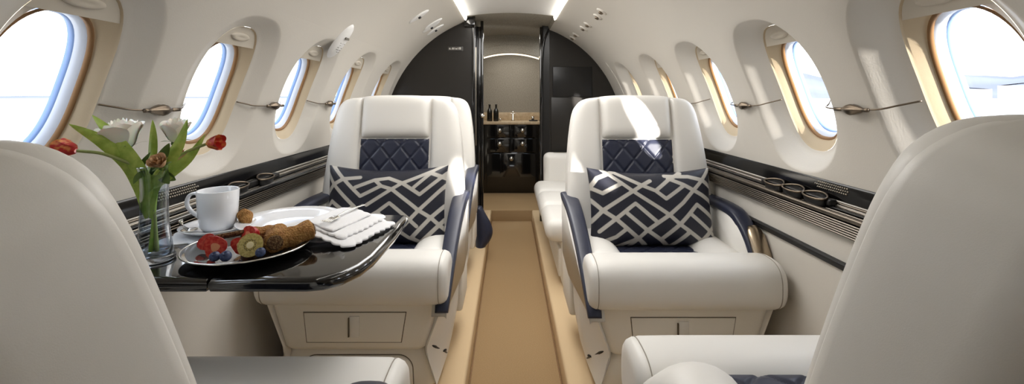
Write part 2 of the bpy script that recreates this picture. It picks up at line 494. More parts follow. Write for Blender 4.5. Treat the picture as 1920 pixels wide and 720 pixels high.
# galley
g = thing('galley_cabinet', 'black lacquered galley cabinet with round chrome latches beyond the doorway', 'cabinet')
bm = bmesh.new(); box(bm, -.30, .44, 4.72, 5.04, .10, .815, .003); put('body', bm, BLK, g)
def gpanel(x0, x1, z0, z1, kx, kz, nm):
    bm = bmesh.new(); box(bm, x0, x1, 4.705, 4.7195, z0, z1, .005); d = put(nm, bm, BLK, g)
    bm = bmesh.new(); lathe(bm, [(0, .020), (.014, .017), (.023, .009), (.026, 0), (0, -.001)], 20, (kx, 4.705-.0, kz), Matrix.Rotation(radians(90), 3, 'X')); put('latch', bm, CHR, d)
s_ = 181.
def gx(px): return (px-954)/s_+CX
def gz(py): return CZ-(py-182)/s_
gpanel(-.24, .005, gz(258), gz(234), gx(937), gz(245), 'drawer'); gpanel(.013, .30, gz(258), gz(234), gx(980), gz(245), 'drawer')
gpanel(-.24, .005, gz(286), gz(260), gx(937), gz(270), 'drawer'); gpanel(.013, .30, gz(286), gz(260), gx(980), gz(270), 'drawer')
gpanel(-.24, .30, .13, gz(288), gx(959), gz(298), 'cabinet_door')
bm = bmesh.new(); box(bm, -.31, .45, 4.68, 5.045, .8155, .845, .006); tag(put('countertop', bm, STONE), 'pale tan stone counter slab topping the black galley', 'countertop')
bm = bmesh.new(); box(bm, -.44, .44, 5.03, 5.049, .8455, .93, .003); tag(put('backsplash', bm, STONE), 'tan stone backsplash strip behind the galley faucet', 'backsplash')
def bottle(x, y, lab):
    bm = bmesh.new()
    lathe(bm, [(0, 0), (.026, 0), (.028, .006), (.028, .095), (.024, .115), (.012, .135), (.010, .165), (.012, .167), (.012, .178), (0, .179)], 24)
    o = put('bottle', bm, BOTTLE, loc=(x, y, .8455)); tag(o, lab, 'bottle')
bottle(gx(917)+.002, 4.78, 'dark bottle on the galley counter, the one nearer the doorway edge'); bottle(gx(929)+.004, 4.78, 'dark bottle on the galley counter, the one nearer the faucet')
f = thing('faucet', 'small chrome faucet at the middle of the galley counter', 'faucet', (gx(962), 4.90, .8455))
bm = bmesh.new(); lathe(bm, [(0, 0), (.02, 0), (.02, .006), (.010, .010), (.010, .075), (0, .075)], 16); put('faucet_body', bm, CHR, f)
bm = bmesh.new(); tube(bm, spline([(0, 0, .07), (0, -.01, .10), (0, -.06, .11), (0, -.09, .085)], 12), .006, 8); put('spout', bm, CHR, f)
bm = bmesh.new(); box(bm, -.03, .03, -.006, .006, .072, .080, .003); put('handle', bm, CHR, f)
t = thing('dispenser', 'low chrome cup and tray at the right end of the galley counter', 'dispenser', (gx(1000), 4.80, .8455))
bm = bmesh.new(); box(bm, -.04, .05, -.04, .04, 0, .012, .004); put('tray', bm, BLKS, t)
bm = bmesh.new(); lathe(bm, [(0, .012), (.014, .012), (.017, .05), (.015, .05), (.012, .014), (0, .014)], 16); put('cup', bm, CHR, t)
bm = bmesh.new(); lathe(bm, [(0, 0), (.012, 0), (.012, .026), (.009, .03), (0, .03)], 16)
tag(put('small_jar', bm, CHR, loc=(gx(936)+.01, 4.76, .8455)), 'tiny metal jar beside the dark bottles', 'jar')

# bulkhead sign (illegible placard)
sg = thing('bulkhead_sign', 'small dark placard with pale marks high on the left black bulkhead', 'sign')
bx0, bx1, bz0, bz1 = -.446, -.338, 1.430, 1.462
bm = bmesh.new(); box(bm, bx0, bx1, YL-.006, YL+.001, bz0, bz1, .002); put('plate', bm, SIGNM, sg)
bm = bmesh.new()
for k, (x, w, h_) in enumerate(((-.438, .010, .012), (-.425, .004, .006), (-.416, .012, .014), (-.400, .005, .014), (-.391, .011, .010), (-.376, .005, .014), (-.366, .014, .016))):
    box(bm, x, x+w, YL-.0075, YL-.0058, 1.440, 1.440+h_, .0008)
put('lettering', bm, SIGNT, sg, smooth=False)

# ---------------------------------------------------------------- ledges
def ledge(s, yend, name, label, cups, grille, blocks):
    root = thing(name, label, 'ledge')
    def lx(x, z):
        x2 = .905-(.905-x)*.55
        return x2, 1.1-(1.1-z)/(x+.01)*(x2+.01)
    def pr(pts, y0, y1, nm, m, smooth=True, n=6):
        bm = bmesh.new()
        pp = [V((s*lx(x, z)[0], 0, lx(x, z)[1])) for x, z in pts]
        loft(bm, [[V((p.x, y0+(y1-y0)*k/n, p.z)) for p in pp] for k in range(n+1)], True, True, True)
        return put(nm, bm, m, root, smooth, angle=35)
    y0 = YB+.01; y1 = yend-.003
    pr([(.9055, .858), (.903, .862), (.897, .858), (.889, .835), (.884, .822), (.90, .80), (.905, .83)], y0, y1, 'upper_fascia', LBLK)
    pr([(.889, .822), (.887, .806), (.83, .797), (.812, .797), (.806, .790), (.88, .780), (.90, .79), (.90, .82)], y0, y1, 'tray', LBLK, False)
    for x, z, r, m, nm in ((.882, .812, .0045, RIB, 'ridge'), (.868, .8085, .0022, MET, 'ridge'), (.852, .806, .0045, LBLK, 'ridge'), (.838, .804, .0022, MET, 'ridge'), (.824, .802, .0045, LBLK, 'ridge')):
        x, z = lx(x, z); bm = bmesh.new(); tube(bm, [(s*x, y, z) for y in (y0, 1, 2, y1)], r, 8); put(nm, bm, m, root)
    bm = bmesh.new(); tube(bm, [(s*lx(.8075, .8055)[0], y, lx(.8075, .8055)[1]) for y in (y0, 1, 2, y1)], .0080, 14); put('rail', bm, RIB if s > 0 else BLK, root)
    # ribbed fascia under the rail
    pr([(.802, .797), (.806, .797), (.818, .754), (.872, .756), (.872, .79), (.84, .796)], y0, y1, 'fascia', BLKS, False)
    for k in range(6):
        bm = bmesh.new(); z = .7935-.0070*k; x = .8030+.0024*k; x, z = lx(x, z)
        tube(bm, [(s*x, y, z) for y in (y0, .5, 1, 1.5, 2, 3, y1)], .0026, 8); put('rib', bm, MET if s > 0 else RIB, root)
    # wells with rounded metal rims
    for y in cups:
        xo, zo = lx(.842, .829)
        bm = bmesh.new()
        path = [(s*(xo+.018*cos(a)), y+.046*sin(a)*(1-.25*cos(a)), zo+.007*cos(a)) for a in [2*pi*k/28 for k in range(28)]]
        P = [V(p) for p in path]
        rings = []
        for i in range(28):
            d = (P[(i+1) % 28]-P[i-1]).normalized(); up = V((0, 0, 1)); sd = d.cross(up).normalized()
            rings.append([P[i]+(up*cos(q)*1.3+sd*sin(q))*.0026 for q in [2*pi*w/8 for w in range(8)]])
        rings.append(rings[0])
        loft(bm, rings)
        cu = put('cup_holder', bm, BRZD, root)
        bm = bmesh.new()
        loft(bm, [[V((s*xo+(p.x-s*xo)*f_, y+(p.y-y)*f_, p.z+dz)) for p in P] for f_, dz in ((.98, 0), (.93, -.018), (.9, -.024), (.02, -.016))])
        put('well', bm, BLKS, cu)
    for (ya, yb) in grille:
        bm = bmesh.new()
        k = 0
        nn = int((yb-ya)/.008)
        for i in range(nn):
            for j in range(3):
                if (i < 1 or i > nn-2) and j != 1: continue
                y = ya+i*.008+(j % 2)*.004; tt = .2+.3*j
                x = .897+(.889-.897)*tt-.0008; z = .858+(.835-.858)*tt; x, z = lx(x, z)
                bmesh.ops.create_uvsphere(bm, u_segments=6, v_segments=4, radius=.0030, matrix=Matrix.Translation((s*x, y, z)))
        put('speaker_grille', bm, MET, root)
    for (ya, yb, m) in blocks:
        bm = bmesh.new(); box(bm, min(s*.890, s*.868), max(s*.890, s*.868), ya, yb, .800, .818, .004); put('tray_insert', bm, m, root)
    return root
ledge(-1, YL, 'side_ledge', 'glossy black ledge with ribbed metal lip along the left cabin wall', (1.44, 1.60), ((1.13, 1.30),), ((1.36, 1.70, BLKS), (2.2, 2.32, BLKS)))
ledge(1, YR, 'side_ledge', 'black and brushed metal ledge with rounded wells along the right cabin wall', (1.30, 1.40, 1.50), ((1.21, 1.35),), ((1.24, 1.58, BLKS),))

# window lanyard with spindle ornaments
for s, ys, w in ((-1, (1.10, 1.635, 2.14, 2.69), 'left'), (1, (1.14, 1.67, 2.22, 2.8), 'right')):
    for i, y in enumerate(ys):
        if i > 2: continue
        a = R*math.asin((1.072-ZA)/R)
        nm = ('nearest', 'second', 'third')[i]
        rt = thing('wall_rail', 'thin wall rail with metal spindle, %s from the camera on the %s wall' % (nm, w), 'rail')
        hw = .115 if i < 3 else .12
        cen = cyl(s, y, a, R-.012)
        bm = bmesh.new()
        k_ = i+1
        WC = WCS[s]; ya, yb = WC[k_]+AW-.004, WC[k_+1]-AW+.004
        tube(bm, spline([cyl(s, ya, a+.004, R+(.05 if s > 0 else .028)), cyl(s, ya+.03, a+.002, R+(.022 if s > 0 else .010)), cyl(s, ya+.06, a, R-.004), cyl(s, y, a, R-.012), cyl(s, yb-.06, a, R-.004), cyl(s, yb-.03, a+.002, R+(.022 if s > 0 else .010)), cyl(s, yb, a+.004, R+(.05 if s > 0 else .028))], 30), .0022, 8)
        put('rod', bm, BRZD, rt)
        bm = bmesh.new()
        pf = [(0.002, -.052), (.005, -.05), (.005, -.040), (.0035, -.038), (.006, -.030), (.012, -.012), (.0145, 0), (.012, .014), (.006, .030), (.0035, .036), (.005, .038), (.005, .060), (.002, .062)]
        Rm = Matrix.Rotation(radians(-90), 3, 'X')
        n = 24; rings = []
        for r, z in pf:
            rings.append([cen + Rm @ V((r*(1+.08*cos(6*2*pi*k/n))*cos(2*pi*k/n), r*(1+.08*cos(6*2*pi*k/n))*sin(2*pi*k/n), z)) for k in range(n)])
        loft(bm, rings, True, True, True)
        put('spindle', bm, BRZD, rt)

# air nozzles and reading lights in the vault
def nozzle(s, y, a, kind, lab, lw=.05, lh=.02):
    rt = thing('reading_light' if kind == 'pad' else 'air_nozzle', lab, 'light' if kind == 'pad' else 'vent')
    bm = bmesh.new()
    n = 24
    ring = lambda f_, dr: [cyl(s, y+lw*f_*cos(p), a+lh*f_*sin(p), R+dr) for p in [2*pi*k/n for k in range(n)]]
    loft(bm, [ring(1, .001), ring(.97, -.003), ring(.8, -.006), ring(.5, -.007), ring(.02, -.007)])
    put('housing', bm, CEIL if kind != 'gold' else WALL, rt)
    if kind != 'pad':
        bm = bmesh.new()
        c = cyl(s, y, a, R-.006); nrm = V((c.x, 0, c.z-ZA)).normalized()
        q = V((0, 0, -1)).rotation_difference(nrm*-1) if False else V((0, 0, 1)).rotation_difference(-nrm)
        M = q.to_matrix()
        q_ = 1.05 if kind == 'gold' else .7
        lathe(bm, [(.011*q_, 0), (.013*q_, .006), (.011*q_, .010), (.007*q_, .010), (.006*q_, .004), (0, .004)], 16, c, M)
        put('nozzle', bm, BRZD if kind == 'gold' else DARK, rt)
for (px, py, kd, lab) in ((785, 30, 'dark', 'air nozzle in an oval housing, nearest the camera on the left vault'),
                          (812, 44, 'pad', 'plain oval light lens between the left vault nozzles'),
                          (808, 50, 'dark', 'small oval air nozzle third along the left vault row'),
                          (816, 55, 'dark', 'air nozzle in an oval housing, farthest on the left vault'),
                          (1128, 21, 'gold', 'bronze air nozzle nearest the camera on the right vault'),
                          (1121, 31, 'gold', 'bronze air nozzle just below the nearest one on the right vault'),
                          (1102, 46, 'gold', 'bronze air nozzle at the middle of the right vault row'),
                          (1094, 53, 'gold', 'bronze air nozzle just below the middle one on the right vault'),
                          (1080, 65, 'gold', 'bronze air nozzle fifth along the right vault beside the bulkhead'),
                          (1074, 71, 'gold', 'lowest bronze air nozzle beside the right bulkhead top')):
    # ray from the camera to the vault
    dx, dz = (px-954)/F, (182-py)/F
    A = dx*dx+dz*dz; B = 2*(CX*dx+(CZ-ZA)*dz); Cc = CX*CX+(CZ-ZA)**2-R*R
    y = (-B+sqrt(B*B-4*A*Cc))/(2*A)
    x = CX+dx*y; z = CZ+dz*y
    s = 1 if x > 0 else -1
    a = R*atan2(z-ZA, abs(x))
    if kd == 'gold': nozzle(s, y, a, kd, lab, .028, .030)
    else: nozzle(s, y, a, kd, lab, .036, .066)

# oval handle cover above the third left window
hc = thing('exit_handle_cover', 'long oval handle cover with small print above the third left window', 'cover')
bm = bmesh.new(); n = 40
yc, ac, ly, la = 1.92, .590, .048, .088
def rg(f_, dr): return [cyl(-1, yc+.0+ly*f_*cos(p)*(1-.12*sin(p)), ac+la*f_*sin(p), R+dr) for p in [2*pi*k/n for k in range(n)]]
loft(bm, [rg(1, .001), rg(.97, -.004), rg(.85, -.012), rg(.55, -.018), rg(.02, -.020)])
put('cover', bm, CEIL, hc)
bm = bmesh.new()
for i in range(5):
    for w in range(6):
        if random.random() < .25: continue
        c = cyl(-1, yc-.025+.008*w, ac-.004-.011*i, R-.0188); box(bm, c.x-.001, c.x+.001, c.y, c.y+.005, c.z-.001, c.z+.001)
put('printed_text', bm, PRINT, hc, smooth=False)
bm = bmesh.new()
c = cyl(-1, yc, ac+.024, R-.0195); box(bm, c.x-.002, c.x+.003, c.y-.020, c.y+.020, c.z-.005, c.z+.005, .001)
put('latch_slot', bm, PRINT, hc)

# ---------------------------------------------------------------- seats
OUT = [(.270, -.03), (.300, .02), (.306, .12), (.304, .24), (.298, .34), (.289, .44), (.278, .52), (.268, .570), (.253, .603), (.226, .623), (.19, .631), (.14, .637), (.08, .641), (0, .642)]
OPT = spline([(x, z, 0) for x, z in OUT], 42)
def hw(z):
    for a, b in zip(OPT[:-1], OPT[1:]):
        if a.y <= z <= b.y or (a.y == b.y):
            t = (z-a.y)/max(1e-6, b.y-a.y); return a.x+(b.x-a.x)*t
    return 0
def ztop(x):
    x = abs(x)
    for a, b in zip(OPT[:-1], OPT[1:]):
        if a.y > .3 and b.x <= x <= a.x and a.x > b.x:
            t = (a.x-x)/(a.x-b.x); return a.y+(b.y-a.y)*t
    return .642
PATHS = {'low': [(.27, .590), (.15, .575), (.04, .545), (-.085, .490), (-.20, .418), (-.275, .360), (-.297, .325)],
         'hump': [(.27, .585), (.12, .592), (0, .590), (-.06, .573), (-.12, .530), (-.165, .470), (-.205, .400), (-.235, .345)],
         'high': [(.27, .585), (.12, .592), (0, .590), (-.06, .573), (-.12, .530), (-.165, .470), (-.205, .400), (-.235, .345)]}
def make_seat(label, loc, rz, recline, arms, group='cabin armchairs', PY=.17, BX=0, DZ=0, PLUMP=0):
    S = thing('cabin_seat', label, 'seat', loc, rz, group)
    rc = radians(recline); PZ = .38+DZ
    def bf(u, v, h):       # back frame: u across, v up the back, h towards the sitter
        by = -h
        return V((u+BX, PY+v*sin(rc)+by*cos(rc), PZ+v*cos(rc)-by*sin(rc)))
    # base: upper drawer box, tapered
    bm = bmesh.new()
    def rr(hx, y0, y1, z, r=.03): return [V((p.x, p.y, z)) for p in rrect(-hx, hx, y0, y1, r, 4)]
    loft(bm, [rr(.285, -.262, .22, .345), rr(.283, -.262, .22, .335), rr(.262, -.262, .22, .27), rr(.236, -.262, .22, .19), rr(.226, -.256, .22, .178), rr(.21, -.24, .21, .172)], True, True, True)
    put('base', bm, LEAD, S)
    bm = bmesh.new()
    loft(bm, [rr(.218, -.225, .20, .174), rr(.230, -.235, .21, .165), rr(.243, -.235, .22, .12), rr(.258, -.235, .22, .05), rr(.25, -.225, .21, .034), rr(.24, -.215, .2, .030)], True, True, True)
    put('plinth', bm, LEAD, S)
    bm = bmesh.new(); box(bm, -.22, .22, -.17, .20, .001, .034, .005); put('floor_track', bm, DARK, S)
    # side skirts: faceted panels running back from the front corners of the base
    def facet(t, z):
        """outer skirt surface: t 0 at the front corner, 1 at the rear"""
        zs = (.045, .175, .335); xf = (.262, .229, .288); yf = (-.232, -.262, -.264); xm = (.272, .296, .302)
        k = 0 if z < zs[1] else 1; q = (z-zs[k])/(zs[k+1]-zs[k])
        x0 = xf[k]+(xf[k+1]-xf[k])*q; y0 = yf[k]+(yf[k+1]-yf[k])*q; x1 = xm[k]+(xm[k+1]-xm[k])*q
        if t < .42: return x0+(x1-x0)*(t/.42), y0+(-.06-y0)*(t/.42)
        return x1, -.06+.15*(t-.42)/.58
    for sd in (-1, 1):
        bm = bmesh.new(); cols = []
        zz = [.045+.29*k/10 for k in range(11)]
        for t in (0, .05, .1, .2, .3, .38, .42, .46, .6, .8, 1):
            ring = []
            for z in zz:
                x, y = facet(t, z); ring.append(V((sd*x, y, z)))
            for z in zz[::-1]:
                x, y = facet(t, z); ring.append(V((sd*(x-.018 if t > 0 else x-.004), y+.004, z)))
            cols.append(ring)
        loft(bm, cols, True, True, True)
        sk = put('side_skirt', bm, LEA, S, angle=28)
        bm = bmesh.new()
        for (ta, za, tb, zb_, w_) in ((.08, .172, .36, .070, .006),):
            a_ = facet(ta, za); b_ = facet(tb, zb_)
            A_ = V((sd*(a_[0]+.001), a_[1], za)); B_ = V((sd*(b_[0]+.001), b_[1], zb_))
            tube(bm, [A_, A_.lerp(B_, .2), A_.lerp(B_, .8), B_], [.002, .0055, .0055, .002], 8)
            c_ = A_.lerp(B_, .72); tube(bm, [c_+V((0, -.010, .004)), c_+V((sd*.010, .006, 0))], .004, 8)
        put('recline_lever', bm, DARK, sk)
        # rear housing side
    bm = bmesh.new(); box(bm, -.275, .275, .12, .30, .09, .36, .03, 4); put('rear_housing', bm, LEAD, S)
    for sd in (-1, 1):
        bm = bmesh.new(); box(bm, min(sd*.275, sd*.312), max(sd*.275, sd*.312), .10, .32, .13, .345, .012, 3); put('rear_pocket', bm, LEAD, S)
    # drawer in upper base
    bm = bmesh.new(); pl = [V(p) for p in ((-.155, .205), (.150, .205), (.165, .300), (-.165, .300))]
    ff = lambda u, v, h: V((u, -.2622-h, v))
    pad(bm, offset_poly(pl, -.0025), [(0, -.002), (0, .0006)], ff); gp = put('drawer_gap', bm, GAP, S, smooth=False)
    bm = bmesh.new(); pad(bm, pl, [(0, -.001), (0, .0022), (.0015, .003)], ff); dr = put('drawer', bm, LEAD, S)
    bm = bmesh.new(); pad(bm, rrect(-.016, .016, .222, .290, .002, 2), [(0, .002), (0, .006), (.001, .007)], ff); pt = put('pull_tab', bm, LEA, dr)
    bm = bmesh.new(); box(bm, -.020, -.0165, -.272, -.265, .224, .285); put('tab_shadow_slot', bm, GAP, dr, smooth=False)
    # foot drawer in plinth
    pl = [V((.185, .035))] + [V((.135+.047*cos(radians(a)), .100+.047*sin(radians(a)))) for a in range(0, 91, 10)] + [V((-.135-.047*cos(radians(a)), .100+.047*sin(radians(a)))) for a in range(90, -1, -10)] + [V((-.185, .035))]
    f2 = lambda u, v, h: V((u, -.2355-h, v))
    bm = bmesh.new(); pad(bm, offset_poly(pl, -.0025), [(0, -.012), (0, .001)], f2); put('foot_panel_gap', bm, GAP, S, smooth=False)
    bm = bmesh.new(); pad(bm, pl, [(0, -.01), (0, .006), (.004, .012), (.012, .014)], f2); fp = put('foot_panel', bm, LEAD, S)
    bm = bmesh.new(); lathe(bm, [(0, 0), (.012, 0), (.012, .003), (0, .003)], 16, (0, -.2500, .132), Matrix.Rotation(radians(90), 3, 'X')); put('finger_hole', bm, GAP, fp)
    # front bolster: fat roll across the front
    bm = bmesh.new(); rings = []
    cy, cz, ry, rz_ = -.238, .409, .088, .078
    xs = [(-.306, .55), (-.3055, .70), (-.302, .84), (-.295, .93), (-.284, .985), (-.278, .975), (-.27, 1.0), (-.2, 1.01), (0, 1.012), (.2, 1.01), (.27, 1.0), (.278, .975), (.284, .985), (.295, .93), (.302, .84), (.3055, .70), (.306, .55)]
    for x, k in xs:
        ring = []
        for q in range(32):
            a = 2*pi*q/32; ca, sa = cos(a), sin(a)
            e = .72
            ring.append(V((x, cy+ry*k*math.copysign(abs(ca)**e, ca), cz+rz_*k*math.copysign(abs(sa)**e, sa))))
        rings.append(ring)
    loft(bm, rings, True, True, True); put('front_bolster', bm, LEA, S)
    for sd in (-1, 1):
        bm = bmesh.new()
        ring = [V((sd*.279, cy+ry*.985*math.copysign(abs(cos(a))**.72, cos(a)), cz+rz_*.985*math.copysign(abs(sin(a))**.72, sin(a)))) for a in [2*pi*q/40 for q in range(41)]]
        tube(bm, ring, .0011, 6); put('bolster_seam', bm, SEAM, S)
    # seat cushion body
    bm = bmesh.new(); box(bm, -.285, .285, -.18, .22, .33, .405+PLUMP, .03, 4); put('seat_cushion', bm, LEA, S)
    for sd in (-1, 1):
        bm = bmesh.new(); rings = []
        for k in range(15):
            y = -.165+.375*k/14; t = k/14
            wx = .085+.0*t; hz = .075*(min(1, (t+.02)/.12, (1.02-t)/.15))**.5
            rings.append([V((sd*.215+wx*cos(a), y, .388+PLUMP*.95+hz*sin(a))) for a in [pi*2*q/24 for q in range(24)]])
        loft(bm, rings, True, True, True); put('side_bolster', bm, LEA, S)
    bm = bmesh.new(); quilt(bm, .36, .35, lambda u, v, h: V((u, -.14+v, .424+PLUMP+h-.012*(v/.35))), 4, 4); put('seat_panel', bm, NAVY, S)
    # back shell
    full = [V((p.x, p.y)) for p in OPT] + [V((-p.x, p.y)) for p in OPT[::-1][1:]]
    bm = bmesh.new()
    pad(bm, full, [(.012, .001), (.005, -.001), (.001, -.006), (0, -.014), (0, -.03), (0, -.080), (.002, -.094), (.008, -.106), (.016, -.112), (.026, -.1150), (.036, -.1148), (.046, -.1142), (.056, -.1150), (.070, -.1172), (.09, -.1180)], bf, True, True)
    bk = put('backrest', bm, LEA, S)
    # wings and headrest: puffed height fields over their outlines
    XW = .156
    def puffgrid(bm, NU, NV, pos, hfun):
        g = [[None]*(NV+1) for _ in range(NU+1)]
        for i in range(NU+1):
            for j in range(NV+1):
                u = .5-.5*cos(pi*i/NU); v = .5-.5*cos(pi*j/NV)
                x, z = pos(u, v)
                g[i][j] = bm.verts.new(bf(x, z, hfun(u, v, x, z)))
        for i in range(NU):
            for j in range(NV):
                bm.faces.new((g[i][j], g[i+1][j], g[i+1][j+1], g[i][j+1]))
    zt = ztop(XW)-.003
    for sd in (-1, 1):
        bm = bmesh.new()
        def pos(u, v, sd=sd):
            z = -.028+(zt+.028)*v
            return sd*(XW+(hw(z)-.003-XW)*u), z
        def hf(u, v, x, z):
            w = max(0, hw(z)-XW)
            e = max(0, 1-abs(2*u-1)**(5 if u < .5 else 2.6))*max(0, 1-abs(2*v-1)**24)
            return -.014+.040*e**.42*min(1, w/.07)**.5
        puffgrid(bm, 22, 60, pos, hf)
        put('back_wing', bm, LEA, S)
    XH = .1525; zb = .447
    bm = bmesh.new()
    puffgrid(bm, 34, 26, lambda u, v: ((2*u-1)*XH, zb+(ztop((2*u-1)*XH)+.002-zb)*v),
             lambda u, v, x, z: -.022+.054*(max(0, 1-abs(2*u-1)**9)*max(0, 1-abs(2*v-1)**5))**.36)
    put('headrest', bm, LEA, S)
    # navy quilted back panel
    bm = bmesh.new(); quilt(bm, .300, .455, lambda u, v, h: bf(u, v-.01, h+.004), 3.4, 4.3); put('back_panel', bm, NAVY, S)
    bm = bmesh.new(); box(bm, -.15, .15, 0, .01, 0, .01)
    for v in bm.verts:
        v.co = bf(v.co.x, v.co.z*45-.01, v.co.y*.1-.007)
    put('panel_backing', bm, DARK, bk, smooth=False)
    # arms
    for sd in (-1, 1):
        P = PATHS[arms[sd]]
        c = spline([(0, y, z) for y, z in P], 30)
        bm = bmesh.new(); rings = []
        for i, p in enumerate(c):
            d = (c[min(i+1, 30)]-c[max(i-1, 0)]).normalized()
            nrm = V((0, -d.z, d.y)); nrm = nrm if nrm.z > 0 else -nrm
            t = i/30
            xo = .329-.022*t; w = .070-.028*t
            th = .034
            if i in (0, 30): th *= .6
            ring = []
            for q in range(20):
                a = 2*pi*q/20
                ex = math.copysign(abs(cos(a))**.6, cos(a)); ez = math.copysign(abs(sin(a))**.6, sin(a))
                ring.append(V((sd*(xo-w/2+w/2*ex), p.y, p.z-th/2)) + nrm*(th/2*ez))
            rings.append(ring)
        loft(bm, rings, True, True, True)
        ar = bpy.data.objects.new('armrest', None)
        bodyb = bmesh.new()
        top = [V((p.y, p.z-.022)) for p in c]
        poly = top + [V((P[-1][0]+.02, .32)), V((.10, .30)), (V((.24, .34)))]
        # outer shell
        xout = lambda u: .321-.022*max(0, min(1, (.27-u)/.56))
        fo = lambda u, v, h: V((sd*(xout(u)+h), u, v))
        poly2 = poly if True else poly[::-1]
        pad(bodyb, poly2[::-1], [(.0, -.045), (0, -.006), (.001, .0), (.004, .003)], fo)
        arm = put('armrest', bodyb, LEA, S)
        put('arm_pad', bm, NAVY, arm)
        if arms[sd] == 'high':
            bm = bmesh.new(); lathe(bm, [(0, 0), (.014, 0), (.015, .004), (.010, .006), (.008, .003), (0, .003)], 16, (sd*.272, -.02, .49), Matrix.Rotation(radians(-90*sd), 3, 'Y'))
            put('recline_button', bm, DARK, arm)
            bm = bmesh.new()
            cc = [p for p in c if -.215 < p.y < -.095]
            rings = []
            for i, p in enumerate(cc):
                t = i/(len(cc)-1)
                k = min(1, (t+.08)/.25, (1.08-t)/.25)**.5
                d = (cc[min(i+1, len(cc)-1)]-cc[max(i-1, 0)]).normalized(); nrm = V((0, -d.z, d.y)); nrm = nrm if nrm.z > 0 else -nrm
                rings.append([V((sd*(.300+.030*k*cos(a)), p.y, p.z)) + nrm*(.004+.017*k*sin(a)) - V((0, .004, 0)) for a in [2*pi*q/16 for q in range(16)]])
            loft(bm, rings, True, True, True); put('metal_cap', bm, BRZ, arm)
    return S

R1 = (.543, 1.70, .10); L1 = (-.510, 1.735, .10)
sR1 = make_seat('ivory cabin seat with sunlit headrest facing the camera on the right', R1, 0, 12, {-1: 'low', 1: 'high'})
sL1 = make_seat('ivory cabin seat behind the dining table, facing the camera on the left', L1, 0, 12, {-1: 'high', 1: 'low'})
sL2 = make_seat('ivory cabin seat mostly hidden behind the front left seat', (-.520, 2.49, .10), 0, 12, {-1: 'high', 1: 'low'})
sR0 = make_seat('large nearest ivory seat seen from behind at the right edge', (.543, .698, .10), pi, 14.9, {-1: 'high', 1: 'low'}, PY=.240, BX=.034, PLUMP=.062)
sL0 = make_seat('large nearest ivory seat seen from behind at the left edge', (-.515, .616, .10), pi, 16.3, {-1: 'hump', 1: 'high'}, PY=.160, BX=.012, DZ=-.011)

# ---------------------------------------------------------------- pillows
SEG_R = [[(190,95),(345,215),(585,385),(655,450),(810,560)], [(470,135),(410,170),(345,215),(130,355),(85,400)], [(75,215),(135,240),(275,160),(205,110)],
 [(75,185),(110,140),(190,100)], [(280,105),(410,170),(500,210),(570,270),(700,180)], [(500,210),(600,130),(640,110)],
 [(530,550),(650,450),(720,385),(790,315),(905,400)], [(430,490),(585,385),(690,300),(770,215),(840,150),(900,90)], [(600,120),(700,170),(770,215),(830,250),(905,300)],
 [(640,105),(740,115),(840,150),(905,200)], [(80,310),(130,355),(215,410),(290,475),(370,545),(420,590)], [(110,490),(215,410),(355,305),(495,430)],
 [(295,375),(430,490),(530,560),(570,595)], [(120,565),(220,530),(290,475)], [(260,590),(370,545),(430,490)], [(610,590),(720,495),(655,450)],
 [(735,375),(875,490),(920,530)], [(740,595),(800,555),(875,490),(920,450)], [(370,545),(330,590)]]
SEG_L = [[(75,125),(130,195),(300,345),(390,440),(470,520)], [(75,260),(130,195),(205,150),(330,130)], [(120,75),(205,150),(340,270),(490,190),(440,145),(300,205)],
 [(390,335),(570,215),(640,170),(850,95),(930,60)], [(490,190),(570,215),(640,270),(770,370),(860,420),(945,490)], [(440,145),(540,130),(640,170),(775,260),(930,140)],
 [(730,205),(840,110),(930,150)], [(300,480),(470,385),(560,320),(690,420),(760,480)], [(550,610),(650,500),(770,375),(945,215)], [(945,350),(860,420),(720,560),(780,590),(925,460)],
 [(640,520),(700,560),(780,590)], [(80,350),(120,310),(200,360),(280,440)], [(80,500),(200,400),(300,345)], [(480,600),(380,510),(300,440)], [(470,385),(560,460),(650,520)], [(860,420),(920,470)]]
